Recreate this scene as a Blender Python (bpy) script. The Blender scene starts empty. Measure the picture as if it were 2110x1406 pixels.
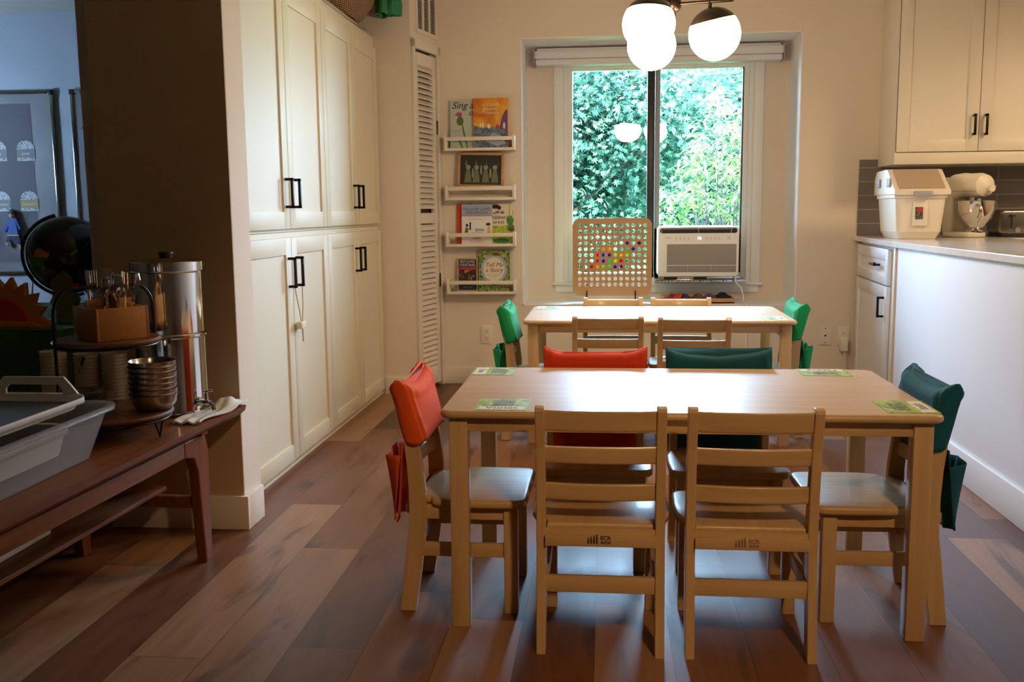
import bpy, bmesh, math, random
import numpy as np
from mathutils import Vector, Matrix
R = math.radians
scene = bpy.context.scene
COL = scene.collection

# ------------------------------------------------------------------ camera
cam_d = bpy.data.cameras.new('camera'); cam = bpy.data.objects.new('camera', cam_d); COL.objects.link(cam)
cam_d.sensor_fit = 'HORIZONTAL'; cam_d.sensor_width = 36.0; cam_d.lens = 1999.0 / 2110 * 36.0
cam_d.clip_start = 0.05; cam_d.clip_end = 200
cam.matrix_world = (Matrix.Translation((0, 0, 1.051)) @ Matrix.Rotation(R(5.705), 4, 'Z')
                    @ Matrix.Rotation(R(90 - 7.669), 4, 'X') @ Matrix.Rotation(R(-0.545), 4, 'Z'))
scene.camera = cam

# ------------------------------------------------------------------ world, lights, exposure
scene.view_settings.view_transform = 'Standard'; scene.view_settings.look = 'None'
scene.view_settings.exposure = 0.0; scene.view_settings.gamma = 1.0
scene.view_settings.use_curve_mapping = False
scene.cycles.use_denoising = True
scene.cycles.max_bounces = 10; scene.cycles.diffuse_bounces = 5; scene.cycles.glossy_bounces = 4
scene.cycles.transmission_bounces = 6; scene.cycles.transparent_max_bounces = 12
scene.cycles.sample_clamp_indirect = 6.0; scene.cycles.caustics_reflective = False; scene.cycles.caustics_refractive = False
SKY = 84.0; SUN = 190.0; GLOBE = 45.0; SPOT = 140.0; KITCHEN = 135.0
world = bpy.data.worlds.new('sky'); scene.world = world; world.use_nodes = True
bg = world.node_tree.nodes['Background']; bg.inputs['Color'].default_value = (0.44, 0.68, 1.0, 1); bg.inputs['Strength'].default_value = SKY

def light(name, kind, loc, energy, color, rot=(0, 0, 0), **kw):
    d = bpy.data.lights.new(name, kind); d.energy = energy; d.color = color
    for k, v in kw.items(): setattr(d, k, v)
    o = bpy.data.objects.new(name, d); o.location = loc; o.rotation_euler = rot; COL.objects.link(o); return o
light('sun', 'SUN', (0, 20, 20), SUN, (1.0, 0.97, 0.88), rot=(R(38), R(24), 0), angle=R(2))
# recessed ceiling lamps of the room behind and of the kitchen
_dir = Vector((0.15, 2.35, 0.35)) - Vector((0.85, -0.2, 2.38))
light('recessed_ceiling_lamp', 'SPOT', (0.85, -0.2, 2.38), SPOT, (1.0, 0.62, 0.32), rot=_dir.to_track_quat('-Z', 'Y').to_euler(), spot_size=R(50), spot_blend=1.0, shadow_soft_size=0.06)
light('kitchen_ceiling_lamp', 'SPOT', (2.8, 4.0, 2.40), KITCHEN, (1.0, 0.70, 0.40), spot_size=R(165), spot_blend=0.5, shadow_soft_size=0.25)
# portal over the dining window, helps sampling of the sky
p = light('window_sky_portal', 'AREA', (0.3, 6.27, 1.3), 0, (1, 1, 1), rot=(R(-90), 0, 0), shape='RECTANGLE', size=1.15, size_y=1.45)
p.data.cycles.is_portal = True

# ------------------------------------------------------------------ materials
def mat(name, col=(.8, .8, .8), rough=.5, metal=0., spec=.5, emit=None, estr=0, alpha=1., trans=0., coat=0., sheen=0., bump=0., bscale=200., var=0., vscale=4.):
    m = bpy.data.materials.new(name); m.use_nodes = True
    nt = m.node_tree; b = nt.nodes['Principled BSDF']
    b.inputs['Base Color'].default_value = (*col, 1); b.inputs['Roughness'].default_value = rough
    b.inputs['Metallic'].default_value = metal; b.inputs['Specular IOR Level'].default_value = spec
    b.inputs['Alpha'].default_value = alpha; b.inputs['Transmission Weight'].default_value = trans
    b.inputs['Coat Weight'].default_value = coat; b.inputs['Coat Roughness'].default_value = .12
    b.inputs['Sheen Weight'].default_value = sheen
    if emit: b.inputs['Emission Color'].default_value = (*emit, 1); b.inputs['Emission Strength'].default_value = estr
    tc = None
    if bump or var:
        tc = nt.nodes.new('ShaderNodeTexCoord')
    if bump:
        n = nt.nodes.new('ShaderNodeTexNoise'); n.inputs['Scale'].default_value = bscale; n.inputs['Detail'].default_value = 3
        bp = nt.nodes.new('ShaderNodeBump'); bp.inputs['Strength'].default_value = bump; bp.inputs['Distance'].default_value = .004
        nt.links.new(tc.outputs['Object'], n.inputs['Vector']); nt.links.new(n.outputs['Fac'], bp.inputs['Height']); nt.links.new(bp.outputs['Normal'], b.inputs['Normal'])
    if var:
        n = nt.nodes.new('ShaderNodeTexNoise'); n.inputs['Scale'].default_value = vscale; n.inputs['Detail'].default_value = 4
        r = nt.nodes.new('ShaderNodeValToRGB')
        r.color_ramp.elements[0].position = .3; r.color_ramp.elements[1].position = .7
        r.color_ramp.elements[0].color = (*[c * (1 - var) for c in col], 1); r.color_ramp.elements[1].color = (*[min(1, c * (1 + var)) for c in col], 1)
        nt.links.new(tc.outputs['Object'], n.inputs['Vector']); nt.links.new(n.outputs['Fac'], r.inputs['Fac']); nt.links.new(r.outputs['Color'], b.inputs['Base Color'])
    return m

def wood(name, light_c, dark_c, axis='x', rough=.35, coat=.3, scale=1., board=0., contrast=.5):
    m = mat(name, light_c, rough, coat=coat); nt = m.node_tree; b = nt.nodes['Principled BSDF']; L = nt.links
    tc = nt.nodes.new('ShaderNodeTexCoord'); mp = nt.nodes.new('ShaderNodeMapping'); oi = nt.nodes.new('ShaderNodeObjectInfo')
    s = [38. * scale] * 3; s['xyz'.index(axis)] = 2.2 * scale; mp.inputs['Scale'].default_value = s
    mul = nt.nodes.new('ShaderNodeMath'); mul.operation = 'MULTIPLY'; mul.inputs[1].default_value = 20
    cb = nt.nodes.new('ShaderNodeCombineXYZ')
    L.new(oi.outputs['Random'], mul.inputs[0])
    for i in range(3): L.new(mul.outputs[0], cb.inputs[i])
    L.new(cb.outputs[0], mp.inputs['Location']); L.new(tc.outputs['Object'], mp.inputs['Vector'])
    n = nt.nodes.new('ShaderNodeTexNoise'); n.inputs['Scale'].default_value = 1.; n.inputs['Detail'].default_value = 5; n.inputs['Roughness'].default_value = .6; n.inputs['Distortion'].default_value = .6
    L.new(mp.outputs[0], n.inputs['Vector'])
    r = nt.nodes.new('ShaderNodeValToRGB'); r.color_ramp.elements[0].position = .5 - contrast / 2; r.color_ramp.elements[1].position = .5 + contrast / 2
    r.color_ramp.elements[0].color = (*dark_c, 1); r.color_ramp.elements[1].color = (*light_c, 1)
    L.new(n.outputs['Fac'], r.inputs['Fac']); L.new(r.outputs[0], b.inputs['Base Color'])
    return m

BI_L, BI_D = (.66, .45, .22), (.53, .34, .145)
M = {}
M['birch_x'] = wood('birch_x', BI_L, BI_D, 'x'); M['birch_y'] = wood('birch_y', BI_L, BI_D, 'y', rough=.4, coat=.12); M['birch_z'] = wood('birch_z', BI_L, BI_D, 'z')
M['table_top'] = wood('table_top', (.62, .43, .23), (.52, .33, .15), 'x', rough=.42, coat=.28, scale=.7)
M['table_top'].node_tree.nodes['Principled BSDF'].inputs['Coat Roughness'].default_value = .32
M['table_edge'] = wood('table_edge', (.66, .42, .20), (.50, .29, .12), 'x', rough=.35, coat=.3)
M['teak'] = wood('teak', (.25, .080, .016), (.12, .035, .008), 'y', rough=.45, coat=.08)
M['teak_z'] = wood('teak_z', (.24, .070, .018), (.13, .034, .009), 'z', rough=.45, coat=.08)
for k in ('teak', 'teak_z'): M[k].node_tree.nodes['Principled BSDF'].inputs['Specular IOR Level'].default_value = .22; M[k].node_tree.nodes['Principled BSDF'].inputs['Roughness'].default_value = .5
M['disc_wood'] = wood('disc_wood', (.17, .06, .02), (.08, .025, .008), 'y', rough=.35, coat=.1)
M['bamboo'] = wood('bamboo', (.55, .24, .05), (.42, .16, .025), 'x', rough=.5, coat=.05)
M['ply'] = wood('ply', (.62, .38, .19), (.52, .30, .13), 'x', rough=.55, coat=0, contrast=.9)
M['pine'] = wood('pine', (.60, .33, .13), (.42, .20, .07), 'x', rough=.5, coat=.1)
M['wall'] = mat('wall_paint', (.79, .69, .585), .75, bump=.25, bscale=260)
M['wall_daylit'] = mat('daylit_reveal_paint', (.88, .88, .90), .7, bump=.15, bscale=260)  # white-blue daylight on the bay sides put into the colour
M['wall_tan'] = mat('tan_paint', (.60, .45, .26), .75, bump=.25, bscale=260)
M['wall_absorb'] = mat('bounce_absorbing_paint', (.32, .25, .18), .8)  # dark tone so the unseen rear wall returns little bounce light
M['wall_bluish_daylit'] = mat('next_room_daylight_paint', (.62, .66, .74), .75, bump=.2, bscale=260)  # bluish daylight of the next room mixed into its wall colour
M['ceiling'] = mat('ceiling_paint', (.62, .58, .52), .8)
M['trim'] = mat('trim_paint', (.80, .74, .66), .45)
M['cab'] = mat('cabinet_paint', (.73, .68, .53), .5, spec=.3)
M['closet_shade'] = mat('closet_shade_paint', (.12, .10, .08), .8)  # painted shade for the sheet behind the louvred door
M['kcab'] = mat('kitchen_cabinet_paint', (.82, .77, .66), .42)
M['panel'] = mat('daylit_panel_paint', (.80, .81, .87), .5)  # blue cast of the window daylight mixed into the white
M['black_metal'] = mat('black_metal', (.012, .011, .011), .38, metal=.6)
M['black'] = mat('black_plastic', (.015, .015, .016), .4)
M['bronze'] = mat('bronze', (.05, .035, .022), .35, metal=.8)
M['vinyl'] = mat('window_vinyl', (.88, .89, .91), .4)
M['vinyl_grey'] = mat('window_track', (.34, .36, .38), .4)
M['dark_frame'] = mat('dark_mullion', (.02, .018, .016), .4)
M['steel'] = mat('brushed_steel', (.62, .60, .57), .2, metal=1.)
M['chrome'] = mat('chrome', (.75, .73, .70), .09, metal=1.)
M['white_plastic'] = mat('white_plastic', (.90, .91, .93), .4)
M['cream_plastic'] = mat('cream_plastic', (.84, .78, .66), .4)
M['grey_plastic'] = mat('grey_plastic', (.38, .38, .42), .5)
M['grey_rubber'] = mat('grey_rubber', (.05, .055, .06), .6)
M['paper'] = mat('paper', (.80, .78, .74), .6)
M['quartz'] = mat('quartz', (.72, .71, .72), .13, var=.05, vscale=9)
M['blind'] = mat('blind_fabric', (.80, .80, .83), .7)
M['cloth_white'] = mat('white_towel', (.72, .70, .66), .95, bump=.2, bscale=900)
M['felt_grey'] = mat('grey_felt', (.20, .18, .20), .95, bump=.3, bscale=500)
M['orange_cloth'] = mat('orange_cloth', (.80, .095, .012), .9, sheen=0., bump=.15, bscale=700)
M['red_cloth'] = mat('red_cloth', (.66, .045, .006), .9, sheen=0., bump=.15, bscale=700)
M['teal_cloth'] = mat('teal_cloth', (.0, .095, .135), .9, sheen=0., bump=.15, bscale=700)
M['green_cloth'] = mat('green_cloth', (.0, .27, .07), .9, sheen=0., bump=.15, bscale=700)
M['green_silk'] = mat('green_silk', (.0, .20, .06), .6, sheen=.3)
M['green_table_cloth'] = mat('dark_green_cloth', (.06, .15, .02), .95, bump=.2, bscale=500)
M['ink'] = mat('ink', (.03, .02, .02), .7)
M['stamp'] = mat('logo_ink', (.07, .035, .015), .6)
M['stamp_faint'] = mat('faded_logo_ink', (.26, .15, .07), .6)
M['ac_grille'] = mat('ac_grille', (.40, .38, .35), .7, bump=.8, bscale=900)
M['globe_glass'] = mat('opal_glass', (.9, .9, .9), .3, emit=(1.0, .72, .46), estr=GLOBE)
M['digit'] = mat('lit_digits', (.6, .6, .9), .5, emit=(.6, .6, 1), estr=1.6)

def simple_colors(**kw):
    for k, c in kw.items(): M[k] = mat(k, c, .6)
simple_colors(c_orange=(.75, .25, .02), c_yellow=(.80, .50, .04), c_red=(.50, .03, .03), c_blue=(.06, .12, .40), c_sky=(.35, .45, .62),
              c_green=(.06, .22, .06), c_lime=(.42, .55, .05), c_mint=(.50, .56, .48), c_pink=(.45, .05, .25), c_brown=(.14, .06, .02),
              c_cream=(.78, .70, .55), c_white=(.82, .80, .76), c_navy=(.02, .03, .10), c_gold=(.50, .38, .15), c_purple=(.16, .06, .20),
              c_teal=(.03, .20, .16), c_maroon=(.25, .02, .04), c_chalk=(.26, .28, .19), c_slate=(.018, .022, .018), c_olive=(.12, .16, .03),
              c_skin=(.45, .26, .16), c_grey=(.30, .29, .28), c_lilac=(.38, .38, .52), c_black=(.01, .01, .01), c_card=(.34, .30, .28), c_flame=(.60, .05, .01),
              c_amberwood=(.70, .24, .03))

def glass(name, tint=(1, 1, 1), boost=1.0, rough=0.):
    m = bpy.data.materials.new(name); m.use_nodes = True; nt = m.node_tree; nt.nodes.clear()
    o = nt.nodes.new('ShaderNodeOutputMaterial'); mx = nt.nodes.new('ShaderNodeMixShader'); t = nt.nodes.new('ShaderNodeBsdfTransparent'); g = nt.nodes.new('ShaderNodeBsdfGlossy')
    f = nt.nodes.new('ShaderNodeFresnel'); f.inputs['IOR'].default_value = 1.5
    ml = nt.nodes.new('ShaderNodeMath'); ml.operation = 'MULTIPLY'; ml.inputs[1].default_value = boost; ml.use_clamp = True
    t.inputs['Color'].default_value = (*tint, 1); g.inputs['Roughness'].default_value = rough
    nt.links.new(f.outputs[0], ml.inputs[0]); nt.links.new(ml.outputs[0], mx.inputs[0]); nt.links.new(t.outputs[0], mx.inputs[1]); nt.links.new(g.outputs[0], mx.inputs[2]); nt.links.new(mx.outputs[0], o.inputs[0])
    return m
M['pane'] = glass('window_glass', (.96, .99, .98), 1.0, .015)

def frosted(name, col, dens, rough=.25):
    """milky translucent plastic: part see-through, part diffuse"""
    m = bpy.data.materials.new(name); m.use_nodes = True; nt = m.node_tree; b = nt.nodes['Principled BSDF']
    b.inputs['Base Color'].default_value = (*col, 1); b.inputs['Roughness'].default_value = rough
    o = nt.nodes['Material Output']; mx = nt.nodes.new('ShaderNodeMixShader'); t = nt.nodes.new('ShaderNodeBsdfTransparent'); mx.inputs[0].default_value = dens
    nt.links.new(t.outputs[0], mx.inputs[1]); nt.links.new(b.outputs[0], mx.inputs[2]); nt.links.new(mx.outputs[0], o.inputs[0])
    return m
M['clear_tub'] = frosted('clear_tub_plastic', (.50, .51, .52), .30)
M['clear_lid'] = frosted('clear_lid_plastic', (.50, .36, .24), .55)
M['jar_glass'] = glass('jar_glass', (.9, .95, .95), 2.5)
def peg_mat(n, c):
    m = mat(n, c, .25, emit=None); nt = m.node_tree; b = nt.nodes['Principled BSDF']; o = nt.nodes['Material Output']
    mx = nt.nodes.new('ShaderNodeMixShader'); t = nt.nodes.new('ShaderNodeBsdfTranslucent'); t.inputs[0].default_value = (*c, 1); mx.inputs[0].default_value = .7
    nt.links.new(b.outputs[0], mx.inputs[1]); nt.links.new(t.outputs[0], mx.inputs[2]); nt.links.new(mx.outputs[0], o.inputs[0]); return m
PEG = {'red': (.75, .02, .01), 'blue': (.02, .02, .75), 'purple': (.22, .0, .35), 'green': (.12, .75, .18), 'lime': (.62, .85, .12), 'amber': (.95, .55, .06)}
for k, c in PEG.items(): M['peg_' + k] = peg_mat('peg_' + k, c)

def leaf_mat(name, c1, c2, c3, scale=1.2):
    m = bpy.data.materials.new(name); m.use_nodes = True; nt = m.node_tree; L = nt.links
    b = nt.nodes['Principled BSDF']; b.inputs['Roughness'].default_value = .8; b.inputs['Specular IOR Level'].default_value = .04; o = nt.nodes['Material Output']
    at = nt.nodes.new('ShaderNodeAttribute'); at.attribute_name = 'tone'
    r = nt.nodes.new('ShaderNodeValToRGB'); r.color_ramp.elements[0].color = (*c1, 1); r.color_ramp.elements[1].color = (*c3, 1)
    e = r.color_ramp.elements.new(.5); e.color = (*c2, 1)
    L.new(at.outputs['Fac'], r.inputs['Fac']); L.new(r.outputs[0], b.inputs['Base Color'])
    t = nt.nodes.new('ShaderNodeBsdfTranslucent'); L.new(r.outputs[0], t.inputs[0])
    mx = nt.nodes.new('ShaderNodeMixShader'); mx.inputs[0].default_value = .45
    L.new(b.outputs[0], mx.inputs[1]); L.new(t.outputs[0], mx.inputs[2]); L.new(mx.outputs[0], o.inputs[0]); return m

def floor_mat():
    m = mat('plank_floor', (.3, .15, .08), .32, spec=.34); nt = m.node_tree; L = nt.links; b = nt.nodes['Principled BSDF']
    N = nt.nodes.new
    def math_(op, a, bb=None, c=None):
        n = N('ShaderNodeMath'); n.operation = op
        for i, v in enumerate((a, bb, c)):
            if v is None: continue
            if isinstance(v, (int, float)): n.inputs[i].default_value = v
            else: L.new(v, n.inputs[i])
        return n.outputs[0]
    tc = N('ShaderNodeTexCoord'); sp = N('ShaderNodeSeparateXYZ'); L.new(tc.outputs['Object'], sp.inputs[0])
    W, LEN = .185, 1.22
    u = math_('DIVIDE', math_('ADD', sp.outputs[0], 10.02), W); col = math_('FLOOR', u); fu = math_('FRACT', u)
    wn = N('ShaderNodeTexWhiteNoise'); wn.noise_dimensions = '1D'; L.new(col, wn.inputs['W'])
    v = math_('ADD', math_('DIVIDE', math_('ADD', sp.outputs[1], 10.), LEN), math_('MULTIPLY', wn.outputs[0], 3.7)); row = math_('FLOOR', v); fv = math_('FRACT', v)
    pid = math_('ADD', math_('MULTIPLY', col, 7.31), math_('MULTIPLY', row, 3.17))
    w2 = N('ShaderNodeTexWhiteNoise'); w2.noise_dimensions = '1D'; L.new(pid, w2.inputs['W'])
    ramp = N('ShaderNodeValToRGB'); ramp.color_ramp.interpolation = 'LINEAR'; cr = ramp.color_ramp
    tones = [(0., (.085, .030, .012)), (.25, (.15, .055, .022)), (.45, (.23, .098, .045)), (.65, (.16, .058, .023)), (.82, (.28, .135, .064)), (1., (.36, .190, .098))]
    cr.elements[0].color = (*tones[0][1], 1); cr.elements[1].color = (*tones[-1][1], 1)
    for pz, c in tones[1:-1]: e = cr.elements.new(pz); e.color = (*c, 1)
    L.new(w2.outputs[0], ramp.inputs['Fac'])
    # grain, shifted per plank
    cb = N('ShaderNodeCombineXYZ'); L.new(math_('ADD', sp.outputs[0], math_('MULTIPLY', w2.outputs[0], 31.)), cb.inputs[0]); L.new(math_('MULTIPLY', sp.outputs[1], .09), cb.inputs[1]); L.new(math_('MULTIPLY', w2.outputs[0], 17.), cb.inputs[2])
    g = N('ShaderNodeTexNoise'); g.inputs['Scale'].default_value = 30; g.inputs['Detail'].default_value = 6; g.inputs['Roughness'].default_value = .62; g.inputs['Distortion'].default_value = .5
    L.new(cb.outputs[0], g.inputs['Vector'])
    cb2 = N('ShaderNodeCombineXYZ'); L.new(math_('ADD', sp.outputs[0], math_('MULTIPLY', w2.outputs[0], 57.)), cb2.inputs[0]); L.new(math_('MULTIPLY', sp.outputs[1], .22), cb2.inputs[1])
    g2 = N('ShaderNodeTexNoise'); g2.inputs['Scale'].default_value = 7; g2.inputs['Detail'].default_value = 3; g2.inputs['Distortion'].default_value = 1.2
    L.new(cb2.outputs[0], g2.inputs['Vector'])
    gr = N('ShaderNodeMapRange'); gr.inputs['From Min'].default_value = .3; gr.inputs['From Max'].default_value = .7; gr.inputs['To Min'].default_value = .78; gr.inputs['To Max'].default_value = 1.15
    L.new(g.outputs['Fac'], gr.inputs['Value'])
    # dark mineral streaks in the heartwood of some planks
    st = N('ShaderNodeMapRange'); st.inputs['From Min'].default_value = .58; st.inputs['From Max'].default_value = .70; st.inputs['To Min'].default_value = 1.; st.inputs['To Max'].default_value = .45
    L.new(g2.outputs['Fac'], st.inputs['Value'])
    fac = math_('MULTIPLY', gr.outputs[0], st.outputs[0])
    # seams
    e1 = math_('MINIMUM', fu, math_('SUBTRACT', 1., fu)); e2 = math_('MULTIPLY', math_('MINIMUM', fv, math_('SUBTRACT', 1., fv)), LEN / W)
    seam = math_('GREATER_THAN', math_('MINIMUM', e1, e2), .007)
    fac = math_('MULTIPLY', fac, math_('ADD', math_('MULTIPLY', seam, .55), .45))
    vm = N('ShaderNodeVectorMath'); vm.operation = 'SCALE'; L.new(ramp.outputs[0], vm.inputs[0]); L.new(fac, vm.inputs['Scale']); L.new(vm.outputs[0], b.inputs['Base Color'])
    bp = N('ShaderNodeBump'); bp.inputs['Strength'].default_value = .25; bp.inputs['Distance'].default_value = .0015
    L.new(math_('MULTIPLY', seam, math_('ADD', math_('MULTIPLY', g.outputs['Fac'], .3), .7)), bp.inputs['Height']); L.new(bp.outputs[0], b.inputs['Normal'])
    rr = N('ShaderNodeMapRange'); rr.inputs['To Min'].default_value = .34; rr.inputs['To Max'].default_value = .50; L.new(g.outputs['Fac'], rr.inputs['Value']); L.new(rr.outputs[0], b.inputs['Roughness'])
    return m
M['floor'] = floor_mat()

def tile_mat():
    m = mat('grey_tile', (.16, .14, .135), .3); nt = m.node_tree; L = nt.links; b = nt.nodes['Principled BSDF']
    tc = nt.nodes.new('ShaderNodeTexCoord'); mp = nt.nodes.new('ShaderNodeMapping'); mp.inputs['Rotation'].default_value = (R(90), 0, 0); mp.inputs['Location'].default_value = (.13, .01, 0)
    br = nt.nodes.new('ShaderNodeTexBrick'); br.inputs['Scale'].default_value = 1; br.inputs['Brick Width'].default_value = .31; br.inputs['Row Height'].default_value = .079; br.inputs['Mortar Size'].default_value = .0016
    br.inputs['Color1'].default_value = (.15, .135, .13, 1); br.inputs['Color2'].default_value = (.18, .16, .155, 1); br.inputs['Mortar'].default_value = (.5, .47, .44, 1)
    L.new(tc.outputs['Object'], mp.inputs[0]); L.new(mp.outputs[0], br.inputs['Vector']); L.new(br.outputs['Color'], b.inputs['Base Color']); return m
M['tile'] = tile_mat()

def wicker_mat():
    m = mat('wicker', (.45, .24, .09), .6); nt = m.node_tree; L = nt.links; b = nt.nodes['Principled BSDF']
    tc = nt.nodes.new('ShaderNodeTexCoord'); w1 = nt.nodes.new('ShaderNodeTexWave'); w1.inputs['Scale'].default_value = 45; w1.bands_direction = 'Z'
    w2 = nt.nodes.new('ShaderNodeTexWave'); w2.inputs['Scale'].default_value = 28; w2.bands_direction = 'DIAGONAL'
    mu = nt.nodes.new('ShaderNodeMath'); mu.operation = 'MULTIPLY'; r = nt.nodes.new('ShaderNodeValToRGB')
    r.color_ramp.elements[0].color = (.10, .045, .012, 1); r.color_ramp.elements[0].position = .12; r.color_ramp.elements[1].color = (.58, .34, .15, 1); r.color_ramp.elements[1].position = .45
    L.new(tc.outputs['Object'], w1.inputs[0]); L.new(tc.outputs['Object'], w2.inputs[0]); L.new(w1.outputs['Fac'], mu.inputs[0]); L.new(w2.outputs['Fac'], mu.inputs[1]); L.new(mu.outputs[0], r.inputs[0]); L.new(r.outputs[0], b.inputs['Base Color'])
    bp = nt.nodes.new('ShaderNodeBump'); bp.inputs['Distance'].default_value = .004; L.new(mu.outputs[0], bp.inputs['Height']); L.new(bp.outputs[0], b.inputs['Normal']); return m
M['wicker'] = wicker_mat()

def noise_art(name, stops, scale=8., grad=None, seed=0.):
    """printed artwork: noise (plus optional vertical layout) through a colour ramp, Generated coordinates"""
    m = mat(name, (.5, .5, .5), .45); nt = m.node_tree; L = nt.links; b = nt.nodes['Principled BSDF']
    tc = nt.nodes.new('ShaderNodeTexCoord'); mp = nt.nodes.new('ShaderNodeMapping'); mp.inputs['Location'].default_value = (seed, seed * .7, seed * 1.3)
    n = nt.nodes.new('ShaderNodeTexNoise'); n.inputs['Scale'].default_value = scale; n.inputs['Detail'].default_value = 4; n.inputs['Distortion'].default_value = .8
    L.new(tc.outputs['Object'], mp.inputs[0]); L.new(mp.outputs[0], n.inputs['Vector'])
    r = nt.nodes.new('ShaderNodeValToRGB')
    r.color_ramp.elements[0].position = stops[0][0]; r.color_ramp.elements[0].color = (*stops[0][1], 1); r.color_ramp.elements[1].position = stops[-1][0]; r.color_ramp.elements[1].color = (*stops[-1][1], 1)
    for pz, c in stops[1:-1]: e = r.color_ramp.elements.new(pz); e.color = (*c, 1)
    L.new(n.outputs['Fac'], r.inputs['Fac']); L.new(r.outputs[0], b.inputs['Base Color']); return m
M['art_woods'] = noise_art('art_woods', [(.3, (.02, .08, .06)), (.45, (.10, .14, .22)), (.55, (.22, .26, .34)), (.7, (.05, .16, .12))], 26)
M['art_sky'] = noise_art('art_sky', [(.3, (.55, .12, .02)), (.5, (.80, .33, .02)), (.7, (.85, .50, .06))], 9, seed=2)
M['art_leaves'] = noise_art('art_leaves', [(.36, (.02, .06, .03)), (.45, (.08, .22, .05)), (.52, (.30, .45, .10)), (.58, (.45, .22, .05)), (.68, (.10, .15, .25))], 60, seed=3)
M['art_moss'] = noise_art('art_moss', [(.35, (.12, .25, .03)), (.5, (.45, .55, .04)), (.65, (.55, .62, .10))], 40, seed=4)
M['art_dark'] = noise_art('art_dark', [(.40, (.01, .008, .012)), (.55, (.06, .015, .01)), (.68, (.50, .24, .06))], 38, seed=5)
M['art_photo'] = noise_art('art_photo', [(.40, (.05, .08, .02)), (.48, (.12, .06, .05)), (.55, (.30, .42, .05)), (.65, (.10, .04, .05))], 55, seed=6)
M['art_terrazzo'] = noise_art('art_terrazzo', [(.42, (.15, .16, .16)), (.47, (.75, .76, .78)), (.60, (.75, .76, .78)), (.64, (.30, .33, .30))], 90, seed=7)
M['art_card'] = noise_art('art_card', [(.35, (.10, .22, .02)), (.5, (.34, .52, .05)), (.65, (.50, .62, .10))], 45, seed=8)
M['label_dark'] = noise_art('label_dark', [(.45, (.03, .03, .03)), (.55, (.20, .20, .16))], 120, seed=9)

def globe_mat():
    m = mat('globe_map', (.01, .012, .02), .15, coat=.6); nt = m.node_tree; L = nt.links; b = nt.nodes['Principled BSDF']
    tc = nt.nodes.new('ShaderNodeTexCoord'); n = nt.nodes.new('ShaderNodeTexNoise'); n.inputs['Scale'].default_value = 9; n.inputs['Detail'].default_value = 5
    v = nt.nodes.new('ShaderNodeTexVoronoi'); v.inputs['Scale'].default_value = 16
    mk = nt.nodes.new('ShaderNodeMath'); mk.operation = 'GREATER_THAN'; mk.inputs[1].default_value = .60
    r = nt.nodes.new('ShaderNodeValToRGB'); r.color_ramp.interpolation = 'CONSTANT'; r.color_ramp.elements[0].color = (.05, .22, .05, 1); r.color_ramp.elements[1].position = .6; r.color_ramp.elements[1].color = (.55, .16, .02, 1)
    e = r.color_ramp.elements.new(.35); e.color = (.03, .13, .04, 1)
    mx = nt.nodes.new('ShaderNodeMixRGB'); mx.inputs[1].default_value = (.006, .007, .012, 1)
    L.new(tc.outputs['Object'], n.inputs['Vector']); L.new(tc.outputs['Object'], v.inputs['Vector']); L.new(n.outputs['Fac'], mk.inputs[0]); L.new(v.outputs['Color'], r.inputs['Fac'])
    L.new(mk.outputs[0], mx.inputs[0]); L.new(r.outputs[0], mx.inputs[2]); L.new(mx.outputs[0], b.inputs['Base Color']); return m
M['globe_map'] = globe_mat()

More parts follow.
